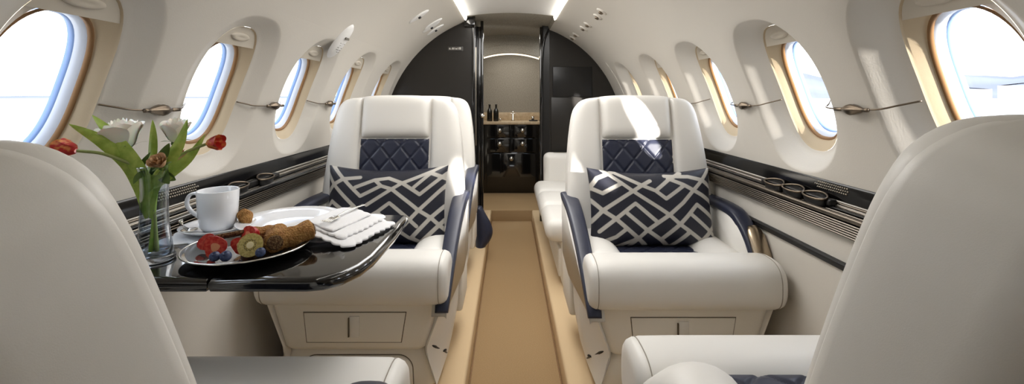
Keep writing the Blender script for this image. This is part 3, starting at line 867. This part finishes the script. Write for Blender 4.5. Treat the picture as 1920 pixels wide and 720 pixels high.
def make_pillow(label, loc, w, h, segs, bx, scale_w, rz=0, rx=-14, wl=22):
    x0, x1, y0, y1 = bx
    S2 = []
    for pl in segs:
        pl = list(pl)
        for e_, n_ in ((0, 1), (-1, -2)):
            (ex, ey), (nx_, ny_) = pl[e_], pl[n_]
            if min(ex-x0, x1-ex, ey-y0, y1-ey) < 48:
                L_ = sqrt((ex-nx_)**2+(ey-ny_)**2)
                pl[e_] = (ex+(ex-nx_)/L_*60, ey+(ey-ny_)/L_*60)
        q = [((p[0]-x0)/(x1-x0)*w-w/2, h-(p[1]-y0)/(y1-y0)*h) for p in pl]
        S2 += list(zip(q[:-1], q[1:]))
    NX, NZ = 150, 94
    th = .062
    bm = bmesh.new(); lay = bm.verts.layers.float.new('lattice')
    half = wl/(x1-x0)*w/2
    def dist(u, v):
        d = 9
        for (ax, ay), (bx_, by) in S2:
            ex, ey = bx_-ax, by-ay; L = ex*ex+ey*ey
            t = max(0, min(1, ((u-ax)*ex+(v-ay)*ey)/L))
            dd = (u-ax-t*ex)**2+(v-ay-t*ey)**2
            if dd < d: d = dd
        return sqrt(d)
    grids = []
    for side in (-1, 1):
        g = []
        for i in range(NX+1):
            row = []
            for j in range(NZ+1):
                a = 2*i/NX-1; b = 2*j/NZ-1
                # pillow outline: edges drawn in between pointed corners
                pu = a*w/2*(1-.045*(1-b*b)); pv = h/2+b*h/2*(1-.15*(1-a*a)*(1 if b > 0 else .6))
                t = max(0, (1-a**4)*(1-b**4))**.55
                y = side*th*t*(1+.04*sin(a*7+b*3))
                if side == 1 and (i in (0, NX) or j in (0, NZ)):
                    row.append(grids[0][i][j]); continue
                v = bm.verts.new((pu, y, pv)); u_, v_ = a*w/2, h/2+b*h/2
                v[lay] = .5+(dist(u_, v_)-half)/half*.35 if side == -1 else .9
                row.append(v)
            g.append(row)
        grids.append(g)
    for g in grids:
        for i in range(NX):
            for j in range(NZ):
                bm.faces.new((g[i][j], g[i+1][j], g[i+1][j+1], g[i][j+1]))
    o = put('throw_pillow', bm, PIL, loc=loc)
    o.rotation_euler = (radians(rx), 0, radians(rz))
    tag(o, label, 'pillow', 'patterned throw pillows')
make_pillow('navy and silver lattice pillow on the right seat below the sunlit headrest', (.548, 1.755, .512), .490, .312, SEG_R, (60, 915, 72, 600), 1, 0, -13, 27)
make_pillow('navy and silver lattice pillow on the left seat behind the dining table', (-.500, 1.785, .512), .486, .318, SEG_L, (73, 950, 66, 605), 1, 0, -13, 27)

# ---------------------------------------------------------------- divan
D = thing('divan', 'long ivory side-facing divan along the right wall behind the right seat', 'divan')
bm = bmesh.new(); box(bm, .27, .82, 2.36, 3.58, .101, .335, .02); put('base', bm, LEAD, D)
for (ya, yb) in ((2.38, 2.78), (2.78, 3.18), (3.18, 3.56)):
    bm = bmesh.new(); box(bm, .185, .70, ya+.002, yb-.002, .325, .452, .055, 5); put('seat_cushion', bm, LEA, D)
for (ya, yb) in ((2.38, 2.78), (2.78, 3.18), (3.18, 3.56)):
    bm = bmesh.new(); box(bm, .66, .80, ya+.002, yb-.002, .40, .74, .05, 5); put('back_cushion', bm, LEA, D)
bm = bmesh.new(); box(bm, .262, .82, 3.50, 3.62, .16, .665, .045, 5); arm = put('end_arm', bm, LEA, D)
bm = bmesh.new(); box(bm, .34, .44, 3.535, 3.575, .6655, .669, .001); put('arm_cap', bm, CHR, arm)
bm = bmesh.new(); box(bm, .255, .285, 2.42, 3.2, .14, .29, .008); put('drawer_front', bm, LEAD, D)
# dark soft bag by left bulkhead
bm = bmesh.new(); rings = []
for k in range(17):
    t = k/16; z = .06+.30*(1-t); 
    xr = -.19+.105*sin(pi*min(1, (t*1.05)))**1.0*(.35+.65*t)
    rings.append([V((-.235+(xr+.235)*.5*(1+cos(a)), 3.06+.07*(.5+.5*t)*sin(a), z)) for a in [2*pi*q/24 for q in range(24)]])
loft(bm, rings, True, True, True)
tag(put('soft_bag', bm, NAVY), 'dark navy soft bag bulging into the aisle by the left bulkhead', 'bag')

# ---------------------------------------------------------------- dining table
TZ = .773
T = thing('dining_table', 'glossy black fold-out dining table with white dishes on it', 'table')
def tpoly(x0):
    pts = [V((x0, .815)), V((-.375, .815)), V((-.345, .822)), V((-.318, .845)), V((-.298, .885)), V((-.288, .94)), V((-.284, 1.10)), V((-.286, 1.245)), V((-.292, 1.262)), V((-.31, 1.268)), V((x0, 1.268))]
    return pts
lev = [(.012, -.028), (.003, -.024), (0, -.016), (0, -.010), (.004, -.003), (.012, 0)]
tf = lambda u, v, h: V((u, v, TZ+h))
bm = bmesh.new(); pad(bm, tpoly(-.5515), lev, tf); put('outer_leaf', bm, BLK, T, angle=50)
bm = bmesh.new(); pad(bm, [V((-.846, .815)), V((-.5530, .815)), V((-.5530, 1.268)), V((-.846, 1.268))], lev, tf); put('inner_leaf', bm, BLK, T, angle=50)
bm = bmesh.new(); box(bm, -.87, -.70, .95, .99, .715, .744, .004); box(bm, -.87, -.70, 1.14, 1.18, .715, .744, .004); put('support_arm', bm, DARK, T)

def scallop(x0, x1, y0, y1, n1, n2, amp):
    out = []
    def edge(ax, ay, bx_, by, n, nx, ny):
        for k in range(n*8):
            t = k/(n*8); b = abs(sin(pi*((t*n) % 1)))
            out.append(V((ax+(bx_-ax)*t+nx*amp*b, ay+(by-ay)*t+ny*amp*b)))
    edge(x0, y0, x1, y0, n1, 0, -1); edge(x1, y0, x1, y1, n2, 1, 0); edge(x1, y1, x0, y1, n1, 0, 1); edge(x0, y1, x0, y0, n2, -1, 0)
    return out
bm = bmesh.new()
pl = [p for p in scallop(0, .45, 0, .215, 7, 4, .011)]
M = Matrix.Rotation(radians(4), 2)
pl = [M @ p + V((-.790, 1.005)) for p in pl]
pad(bm, pl, [(0, .0002), (0, .0022), (.001, .003)], tf); tag(put('placemat', bm, CLOTH, angle=40), 'white scalloped linen placemat spread under the plate and cup', 'placemat')
MZ = TZ+.003
# big plate
bm = bmesh.new(); lathe(bm, [(0, .001), (.060, .001), (.066, .004), (.100, .014), (.122, .020), (.123, .0215), (.121, .0225), (.098, .018), (.068, .008), (.060, .006), (0, .006)], 64)
tag(put('dinner_plate', bm, PORC, loc=(-.555, 1.135, MZ)), 'empty white dinner plate beside the folded napkin', 'plate')
# saucer, mug, spoon, biscuit
MX, MY = -.712, 1.095
bm = bmesh.new(); lathe(bm, [(0, .001), (.034, .001), (.040, .003), (.066, .009), (.080, .016), (.081, .0175), (.079, .018), (.060, .0125), (.038, .006), (0, .005)], 56)
tag(put('saucer', bm, PORC, loc=(MX, MY, MZ)), 'small white saucer under the coffee mug', 'saucer')
mg = thing('mug', 'white coffee mug with loop handle on the saucer', 'mug', (MX, MY, MZ+.0055))
bm = bmesh.new(); lathe(bm, [(0, .001), (.026, .001), (.034, .003), (.0395, .012), (.043, .05), (.0450, .094), (.0438, .0955), (.0425, .094), (.0405, .05), (.036, .014), (.028, .008), (0, .008)], 56); put('cup', bm, PORC, mg)
bm = bmesh.new(); 
hp_ = spline([(-.0425, 0, .078), (-.055, 0, .086), (-.070, 0, .080), (-.0755, 0, .062), (-.066, 0, .044), (-.050, 0, .032), (-.040, 0, .024)], 28)
rings = []
for i, p in enumerate(hp_):
    d = (hp_[min(i+1, 28)]-hp_[max(i-1, 0)]).normalized(); nn = V((d.z, 0, -d.x))
    rings.append([p+nn*.0038*cos(a)+V((0, 1, 0))*.0068*sin(a) for a in [2*pi*q/12 for q in range(12)]])
loft(bm, rings, True, True, True); put('handle', bm, PORC, mg)
sp = thing('teaspoon', 'small shiny teaspoon leaning at the left of the mug', 'spoon')
bm = bmesh.new(); tube(bm, [(MX-.038, MY-.05, MZ+.0185), (MX-.045, MY-.058, MZ+.028), (MX-.047, MY-.062, MZ+.044)], [.004, .003, .0055], 8); put('handle', bm, CHR, sp)
bm = bmesh.new(); lathe(bm, [(0, 0), (.012, .001), (.016, .0035), (.017, .006), (.015, .0055), (.010, .003), (0, .002)], 20, (MX-.036, MY-.048, MZ+.0125)); put('bowl', bm, CHR, sp)
bm = bmesh.new(); bmesh.ops.create_icosphere(bm, subdivisions=4, radius=.017)
for v in bm.verts:
    v.co = v.co*(1+.28*noise.noise(v.co*70)); v.co.z *= 1.15
tag(put('sugar_biscuit', bm, PAST, loc=(MX+.056, MY+.016, MZ+.030)), 'small brown biscuit lump on the saucer at the right of the mug', 'biscuit')
# napkin with fork
nz0 = MZ+.021
NK = thing('napkin', 'folded white napkin with scalloped edge under a fork', 'napkin', (-.405, 1.085, 0), radians(-16))
for i, (dx, dy, ww, hh, zz) in enumerate(((0, 0, .165, .190, 0), (-.012, .006, .125, .165, .0060), (-.020, .004, .085, .150, .0115))):
    bm = bmesh.new()
    pl = [p + V((-ww/2+dx, -hh/2+dy)) for p in scallop(0, ww, 0, hh, 7, 8, (.006, .004, .001)[i])]
    def nf(u, v, h, zz=zz, i=i):
        # rests on the plate rim at left and droops to the mat at right
        base = MZ+.0235-.0215*min(1, max(0, (u+.02)/.085))
        return V((u, v, base+zz*.9+h+.0012*sin(u*90+i)*cos(v*50)))
    NU, NV = 30, 34
    # build as grid clipped to the scalloped outline
    th = .0038
    gr = {}
    x0_, x1_, y0_, y1_ = -ww/2+dx, ww/2+dx, -hh/2+dy, hh/2+dy
    rings = []
    for lv_, hgt in ((0, 0), (0, th*.7), (.0015, th)):
        q = offset_poly(pl, lv_) if lv_ else pl
        rings.append([nf(p.x, p.y, hgt) for p in q])
    cx_, cy_ = (x0_+x1_)/2, (y0_+y1_)/2
    for f_ in (.85, .65, .4, .2, .02):
        rings.append([nf(cx_+(p.x-cx_)*f_, cy_+(p.y-cy_)*f_, th) for p in pl])
    loft(bm, rings); put('fold', bm, CLOTH, NK)
def make_fork(loc, rz, rx, ry):
    fk = thing('fork', 'silver table fork lying on the white napkin', 'fork', loc)
    fk.rotation_euler = (rx, ry, rz)
    bm = bmesh.new(); c = spline([(0, 0, .003), (0, .05, .006), (0, .10, .003), (0, .125, .002)], 20)
    rings = []
    for i, p in enumerate(c):
        t = i/20; w = .0022+.004*max(0, t-.35)/.65
        rings.append([p+V((w*cos(a), 0, .0012*sin(a))) for a in [2*pi*q/10 for q in range(10)]])
    loft(bm, rings, True, True, True); put('handle', bm, CHR, fk)
    bm = bmesh.new(); box(bm, -.0085, .0085, -.022, .002, .0015, .0032, .0008)
    put('neck', bm, CHR, fk)
    for k in range(4):
        bm = bmesh.new(); x = -.0072+.0048*k
        tube(bm, spline([(x, -.020, .0024), (x, -.036, .0010), (x, -.052, .005)], 8), [.0012]*8+[.0006], 6); put('tine', bm, CHR, fk)
make_fork((-.418, 1.075, MZ+.0385), radians(-12), radians(0), radians(6))

# fruit plate
FX, FY = -.552, .945
pt = thing('fruit_plate', 'round glass rimmed plate of fruit and pastries at the table front', 'plate', (FX, FY, TZ+.0005))
bm = bmesh.new(); lathe(bm, [(0, .001), (.060, .001), (.068, .003), (.100, .012), (.118, .019), (.1185, .0205), (.116, .0205), (.098, .0155), (.067, .0065), (.060, .005), (0, .005)], 64)
put('dish', bm, mat('smoky_plate', (60, 58, 58), .08, coat=1), pt)
bm = bmesh.new()
rings = [[V(((.1180+.0018*cos(q))*cos(a), (.1180+.0018*cos(q))*sin(a), .0202+.0018*sin(q))) for q in [2*pi*w/8 for w in range(8)]] for a in [2*pi*k/64 for k in range(65)]]
loft(bm, rings); put('silver_rim', bm, CHR, pt)
fz = TZ+.0055
def strawberry(x, y, z, r, rot, lab, cut=True):
    st = thing('strawberry', lab, 'strawberry', (x, y, z)); st.rotation_euler = rot
    bm = bmesh.new()
    prof = [(0, -.0), (.55, .02), (.9, .25), (1.0, .55), (.9, .95), (.62, 1.35), (.3, 1.62), (0, 1.7)]
    n = 28
    ring = []
    for q, hgt in prof:
        ring.append([V((q*r*cos(pi*k/n), q*r*sin(pi*k/n), (hgt-.8)*r)) for k in range(n+1)])
    loft(bm, ring, False)
    put('skin', bm, STRAW, st, recalc=True)
    bm = bmesh.new()
    pl = [V((q*r*.97, (hgt-.8)*r)) for q, hgt in prof] + [V((-q*r*.97, (hgt-.8)*r)) for q, hgt in prof[::-1][1:-1]]
    vs = [bm.verts.new((p.x, .0004, p.y)) for p in pl]; bm.faces.new(vs)
    vs = [bm.verts.new((p.x*.45, -.0006, p.y*.5)) for p in pl]; 
    put('cut_face', bm, STRAWC, st, smooth=False)
    bm = bmesh.new(); vs = [bm.verts.new((p.x*.38, -.0006, p.y*.40)) for p in pl]; bm.faces.new(vs)
    put('pale_core', bm, STRAWP, st, smooth=False)
ra = radians
strawberry(-.622, .922, fz+.026, .020, (ra(-8), ra(10), ra(10)), 'halved strawberry at the left end of the fruit plate')
strawberry(-.588, .893, fz+.026, .0235, (ra(-12), ra(80), ra(5)), 'largest halved strawberry with pale centre at the front of the fruit plate')
strawberry(-.556, .948, fz+.034, .0215, (ra(-20), ra(-50), ra(-10)), 'halved strawberry behind the kiwi slice at the middle of the plate')
strawberry(-.554, .918, fz+.022, .018, (ra(-15), ra(60), ra(20)), 'small strawberry half between the big strawberry and the kiwi')
kw = thing('kiwi_slice', 'thick round kiwi slice leaning against the pastry rolls', 'kiwi', (-.524, .903, fz+.026)); kw.rotation_euler = (ra(62), 0, ra(14)); kw.scale = (.9, .9, .9)
bm = bmesh.new(); lathe(bm, [(0, -.014), (.018, -.013), (.025, -.006), (.0262, 0), (.0258, .0045)], 40); put('skin', bm, KSKIN, kw)
bm = bmesh.new(); lathe(bm, [(.0258, .0045), (.018, .0052), (.009, .0055), (0, .0055)], 40); put('flesh', bm, KIWI, kw)
bm = bmesh.new(); lathe(bm, [(.0075, .0056), (.005, .0062), (0, .0064)], 24); put('core', bm, KIWIC, kw)
bm = bmesh.new()
for k in range(22):
    a = 2*pi*k/22; rr_ = .0105+.0015*(k % 2)
    bmesh.ops.create_uvsphere(bm, u_segments=6, v_segments=4, radius=.0011, matrix=Matrix.Translation((rr_*cos(a), rr_*sin(a), .0058)))
put('seeds', bm, KIWIS, kw)
def berry(x, y, z, r, lab):
    bm = bmesh.new(); lathe(bm, [(0, -r), (r*.6, -r*.8), (r*.95, -r*.3), (r, 0), (r*.93, r*.4), (r*.6, r*.78), (r*.35, r*.9), (r*.4, r*1.02), (r*.3, r*.98), (r*.2, r*.8), (0, r*.78)], 20)
    o = put('blueberry', bm, BLUE, loc=(x, y, z)); o.rotation_euler = (ra(35), ra(10), 0)
    tag(o, lab, 'blueberry')
berry(-.573, .868, fz+.016, .0098, 'blueberry at the front rim left of the other front berry')
berry(-.553, .870, fz+.016, .0105, 'blueberry at the front rim just right of its neighbour')
berry(-.497, .889, fz+.017, .0095, 'blueberry resting against the right side of the kiwi slice')
def roll(loc, L, r, rz, rx, lab, ry=0):
    P = thing('pastry_roll', lab, 'pastry', loc); P.rotation_euler = (rx, ry, rz)
    bm = bmesh.new(); rings = []
    N_ = 26
    for k in range(N_+1):
        x = -L/2+L*k/N_; e = min(1, (k+.6)/3, (N_-k+.6)/2.0)**.4
        rings.append([V((x, 0, 0)) + V((0, cos(a), sin(a)))*r*e*(1+.13*noise.noise(V((x*60, cos(a)*2, sin(a)*2)))+.05*sin(x*180+a*2)) for a in [2*pi*q/28 for q in range(28)]])
    loft(bm, rings, True, True, True); b = put('crust', bm, PAST, P)
    bm = bmesh.new()
    bmesh.ops.create_icosphere(bm, subdivisions=3, radius=1)
    for v in bm.verts:
        v.co = V((L/2-.001+v.co.x*.004, v.co.y*r*.72, v.co.z*r*.72))*1.0 + V((.002*noise.noise(v.co*9), 0, 0))
    put('filling', bm, FILL, P)
roll((-.500, .955, fz+.026), .080, .0215, ra(-66), 0, 'crumbly pastry roll with open filled end facing the camera')
roll((-.540, .985, fz+.022), .085, .019, ra(200), 0, 'brown pastry roll lying at the back of the fruit plate')
roll((-.462, .957, fz+.030), .076, .020, ra(35), 0, 'crumbly pastry roll at the right rim of the fruit plate', ra(-12))
bm = bmesh.new(); box(bm, -.035, .035, -.012, .012, -.004, .004, .003)
o = put('cheese_slice', bm, FILL, loc=(-.600, .958, fz+.030)); o.rotation_euler = (ra(-25), ra(-8), ra(15)); tag(o, 'grey brown slice laid behind the strawberries on the fruit plate', 'food')

# ---------------------------------------------------------------- vase and flowers
VX, VY = -.720, .908
vz = TZ+.0005
vs_ = thing('vase', 'clear glass vase holding the roses and tulips by the left wall', 'vase', (VX, VY, vz))
bm = bmesh.new(); lathe(bm, [(.033, .012), (.0295, .035), (.0255, .065), (.0235, .10), (.0235, .14), (.0255, .172), (.029, .188), (.0305, .190), (.0295, .186), (.024, .171), (.0215, .14), (.0215, .10), (.0235, .065), (.0275, .035), (.029, .016), (0, .014)], 48); put('glass_wall', bm, VGL, vs_)
bm = bmesh.new(); lathe(bm, [(0, .0), (.033, .0), (.036, .003), (.0355, .010), (.033, .013), (.020, .0135), (0, .0135)], 48); put('thick_base', bm, VGB, vs_)
def P(px, py, Y): return V((CX+(px-954)*Y/F, Y, CZ-(py-182)*Y/F))
foot = V((VX, VY, vz+.018))
def stemc(head, mid, off=(0, 0)):
    neck = V((VX+off[0]*.8, VY+off[1]*.8, vz+.165))
    ft = foot+V((-off[0]*.9, -off[1]*.9, 0))
    return spline([ft, (ft+neck)/2, neck, mid, head], 28)
def petals(bm, org, axis, specs):
    q = V((0, 0, 1)).rotation_difference(axis.normalized()).to_matrix()
    for (r0, r1, h, a0, span, curl, base) in specs:
        g = []
        for i in range(9):
            u = i/8*2-1; row = []
            for j in range(9):
                v = j/8
                wv = (sin(pi*min(1, .14+v*.60)))**.6
                r = r0*(.22+.78*v**.5)+(r1-r0)*v**2
                a = a0+u*span*wv
                edge = curl*(v**4)+.22*curl*sin(u*6+a0*3)*v*v
                z = base+h*(v**.85)*(1-.16*u*u)-edge*.6
                row.append(bm.verts.new(q @ V(((r+edge)*cos(a), (r+edge)*sin(a), z))+org))
            g.append(row)
        for i in range(8):
            for j in range(8):
                bm.faces.new((g[i][j], g[i+1][j], g[i+1][j+1], g[i][j+1]))
def sepals(bm, org, axis, n, L, w, spread):
    q = V((0, 0, 1)).rotation_difference(axis.normalized()).to_matrix()
    for k in range(n):
        a = 2*pi*k/n+.4; d = V((cos(a), sin(a), 0)); t = V((-sin(a), cos(a), 0)); g = []
        for j in range(7):
            v = j/6; ww = w*(1-v)**.7*(.5+v if v < .4 else .9)
            c = d*(.004+spread*L*v)+V((0, 0, L*v*.7-L*.5*v*v*spread))
            g.append([bm.verts.new(q @ (c+t*ww)+org), bm.verts.new(q @ (c+d*.001)+org), bm.verts.new(q @ (c-t*ww)+org)])
        for j in range(6):
            for i in range(2):
                bm.faces.new((g[j][i], g[j][i+1], g[j+1][i+1], g[j+1][i]))
def blade(bm, ctrl, width, side, fold=.25):
    c = spline(ctrl, 26); side = V(side).normalized(); g = []
    for i, p in enumerate(c):
        t = i/26; d = (c[min(i+1, 26)]-c[max(i-1, 0)]).normalized()
        s2 = (side-d*side.dot(d)).normalized(); nn = d.cross(s2)
        w = width*(sin(pi*min(1, .03+.97*t)))**.75*(1 if t < .99 else .15)
        g.append([bm.verts.new(p+s2*w*u+nn*fold*w*(abs(u))) for u in (-1, -.5, 0, .5, 1)])
    for i in range(26):
        for j in range(4):
            bm.faces.new((g[i][j], g[i+1][j], g[i+1][j+1], g[i][j+1]))
def rose(label, center, axis, rad, h, material, n, off, mid, leaves, open_=1.0, catn='rose'):
    random.seed(int(abs(center.x)*1e4))
    ax = V(axis).normalized()
    base = center-ax*h*.5
    rt = thing('rose', label, catn, tuple(foot))
    def loc(bm):
        for v in bm.verts: v.co -= foot
        return bm
    bm = bmesh.new(); sp_ = []
    for k in range(n):
        t = (k+.5)/n
        r = rad*(.22+.72*t); sp_.append((r, r*(1.0+.25*t*open_), h*(1.0-.20*t), k*2.4, .55+.35*t, rad*.42*t*open_, 0))
    petals(bm, base, ax, sp_); put('bloom', loc(bm), material, rt, recalc=False)
    bm = bmesh.new(); lathe(bm, [(0, -.012), (.005, -.01), (.009, -.002), (.007, .004), (0, .006)], 14, base, V((0, 0, 1)).rotation_difference(ax).to_matrix()); sepals(bm, base, ax, 5, rad*1.0, .0045, .9); put('sepals', loc(bm), GREEND, rt)
    bm = bmesh.new(); tube(bm, stemc(base, mid, off), .0030, 8); put('stem', loc(bm), GREEN, rt)
    for lf in leaves:
        bm = bmesh.new(); blade(bm, lf[0], lf[1], lf[2], .15); put('leaf', loc(bm), GREEND, rt)
def tulip(label, center, axis, r, L, off, mid, leaves):
    ax = V(axis).normalized(); base = center-ax*L*.5
    rt = thing('tulip', label, 'tulip', tuple(foot))
    def loc(bm):
        for v in bm.verts: v.co -= foot
        return bm
    bm = bmesh.new()
    petals(bm, base, ax, [(r, r*.85, L, k*2*pi/3+.5*(q), .78, 0.001+.004*q, 0) for q in (0, 1) for k in range(3) for _ in (0,)][:6] if False else [(r*(.92 if k % 2 else 1.0), r*.82, L*(.95+.08*(k % 3)), k*pi/3, .80, .002, 0) for k in range(6)])
    put('bloom', loc(bm), TULIP, rt, recalc=False)
    bm = bmesh.new(); tube(bm, stemc(base, mid, off), .0030, 8); put('stem', loc(bm), STEM, rt)
    for lf in leaves:
        bm = bmesh.new(); blade(bm, lf[0], lf[1], lf[2]); put('leaf', loc(bm), GREEN, rt)
nk = P(278, 335, .905)
rose('open white rose, the larger one at the left of the bouquet', P(229, 251, .90), (-.12, -.12, .98), .0375, .064, ROSEW, 26, (-.004, -.004), P(262, 318, .905), [([nk, P(300, 300, .90), P(318, 268, .89)], .010, (1, 0, .3)), ([nk+V((0, 0, .01)), P(262, 316, .90), P(282, 285, .90)], .007, (1, 0, 0))], .22)
rose('smaller white rose at the upper right of the bouquet', P(330, 244, .93), (.15, -.2, .95), .0265, .054, ROSEW, 18, (.004, .004), P(300, 310, .915), [([nk, P(300, 315, .91), P(308, 332, .905), P(318, 345, .90)], .012, (1, 0, -.2))], .2)
rose('dried peach rose facing the camera in the middle of the bouquet', P(297, 303, .87), (.05, -.75, .65), .0165, .030, ROSEP, 14, (.006, -.005), P(292, 325, .885), [([nk, P(270, 325, .89), P(258, 332, .88), P(250, 345, .875)], .006, (0, 0, 1))], .3)
rose('faded orange rose half hidden behind the right white rose stem', P(334, 290, .95), (.3, .2, .9), .015, .032, ROSEP, 12, (.005, .006), P(305, 322, .92), [([P(300, 322, .915), P(315, 330, .91), P(330, 338, .91)], .009, (0, 0, 1))], .3)
tulip('red tulip leaning far left over the nearest seat back', P(127, 279, .845), (-.95, 0, .2), .0190, .033, (-.007, .002), P(205, 292, .87),
      [([nk+V((-.004, 0, -.08)), P(262, 350, .90), P(240, 305, .89), P(190, 265, .87), P(128, 232, .85)], .0155, (.5, .2, 1)),
       ([nk+V((-.002, 0, -.07)), P(272, 345, .895), P(246, 300, .885), P(205, 250, .88), P(172, 215, .88)], .0135, (1, .2, .3))])
tulip('red and yellow tulip leaning right in front of the window', P(401, 268, .935), (.97, -.1, .12), .0175, .031, (.006, -.002), P(340, 290, .92),
      [([nk+V((.004, 0, -.08)), P(284, 360, .90), P(305, 318, .905), P(335, 270, .91), P(352, 222, .92)], .0135, (1, .2, .2)),
       ([nk+V((.004, 0, -.06)), P(290, 350, .90), P(318, 325, .91), P(355, 295, .925), P(386, 250, .94)], .0115, (.3, .2, 1)),
       ([nk+V((0, .004, -.02)), P(284, 300, .925), P(286, 260, .93), P(286, 224, .93)], .0095, (1, 0, 0))])

# ---------------------------------------------------------------- outside
bm = bmesh.new(); box(bm, -4000, 4000, -4000, 4000, -2.6, -2.5)
tag(put('ground', bm, GRD, smooth=False), kind='structure')
bm = bmesh.new()
rg_ = []
for k in range(241):
    a = 2*pi*k/240
    h = (62+34*noise.noise(V((cos(a)*6, sin(a)*6, 3)))+18*noise.noise(V((cos(a)*22, sin(a)*22, 1))))*(.06+.94*max(0, min(1, cos(a)*3+.3)))
    rg_.append((a, h))
loft(bm, [[V((1500*cos(a), 1500*sin(a), -2.5)) for a, h in rg_], [V((1800*cos(a), 1800*sin(a), h*.8)) for a, h in rg_], [V((2100*cos(a), 2100*sin(a), h*1.3)) for a, h in rg_], [V((2500*cos(a), 2500*sin(a), -2.5)) for a, h in rg_]])
tag(put('distant_hills', bm, HILL), 'hazy blue ridge of hills beyond the right windows', 'hills')
for i, (a, w, h, lab) in enumerate(((46.5, 70, 11, 'pale low hangar far outside, nearest the window frame'), (40, 60, 14, 'widest pale hangar far outside the nearest right window'), (34.5, 40, 9, 'pale low hangar far outside, last along the airfield'))):
    bm = bmesh.new(); d = 620
    box(bm, -w/2, w/2, -20, 20, 0, h)
    loft(bm, [[V((-w/2, y, h)), V((0, y, h*1.3)), V((w/2, y, h))] for y in (-20, 20)], False)
    hr = put('hangar', bm, HANG, smooth=False, loc=(d*cos(radians(a)), d*sin(radians(a)), -2.5)); hr.rotation_euler = (0, 0, radians(a-90))
    tag(hr, lab, 'building')

# ---------------------------------------------------------------- light
W = bpy.data.worlds.new('sky'); bpy.context.scene.world = W; W.use_nodes = True
n = W.node_tree.nodes; l = W.node_tree.links; bg = n['Background']
tc = n.new('ShaderNodeTexCoord'); sp = n.new('ShaderNodeSeparateXYZ'); rp = n.new('ShaderNodeValToRGB')
l.new(tc.outputs['Generated'], sp.inputs[0]); l.new(sp.outputs['Z'], rp.inputs['Fac']); l.new(rp.outputs['Color'], bg.inputs['Color'])
rp.color_ramp.elements[0].position = 0; rp.color_ramp.elements[0].color = (1, 1, 1, 1)
rp.color_ramp.elements[1].position = .8; rp.color_ramp.elements[1].color = (.72, .84, 1, 1)
bg.inputs['Strength'].default_value = 4.8
sd = bpy.data.lights.new('sun', 'SUN'); sd.energy = 19; sd.angle = radians(2.2); sd.color = (1, .95, .88)
so = bpy.data.objects.new('sun', sd); C.objects.link(so)
so.rotation_euler = V((-.58, .815, -.235)).to_track_quat('-Z', 'Y').to_euler()
so.location = (20, -20, 10)
# unseen fill lights added to brighten the cabin, vestibule and galley
def area(loc, size, e, col, rot=(0, 0, 0)):
    a = bpy.data.lights.new('cabin_fill', 'AREA'); a.shape = 'RECTANGLE'; a.size, a.size_y = size; a.energy = e; a.color = col
    o = bpy.data.objects.new('cabin_fill', a); C.objects.link(o); o.location = loc; o.rotation_euler = rot
area((0, 2.2, 1.66), (.4, 1.8), 15, (1, .985, .97))
area((0, 3.9, 1.64), (.3, .3), 2.8, (1, .95, .88))
area((.05, 4.75, 1.60), (.5, .2), 2.2, (1, .95, .88))

cam = bpy.data.cameras.new('camera'); co = bpy.data.objects.new('camera', cam); C.objects.link(co)
cam.sensor_fit = 'HORIZONTAL'; cam.sensor_width = 36; cam.lens = F/1920*36
cam.shift_x = 6/1920; cam.shift_y = -178/1920
cam.clip_start = .02; cam.clip_end = 6000
co.location = (CX, 0, CZ); co.rotation_euler = (radians(90), 0, 0)
bpy.context.scene.camera = co
vsx = bpy.context.scene.view_settings
bpy.context.scene.display_settings.display_device = 'sRGB'
vsx.view_transform = 'Standard'; vsx.look = 'None'; vsx.gamma = 1; vsx.use_curve_mapping = False
vsx.exposure = .12
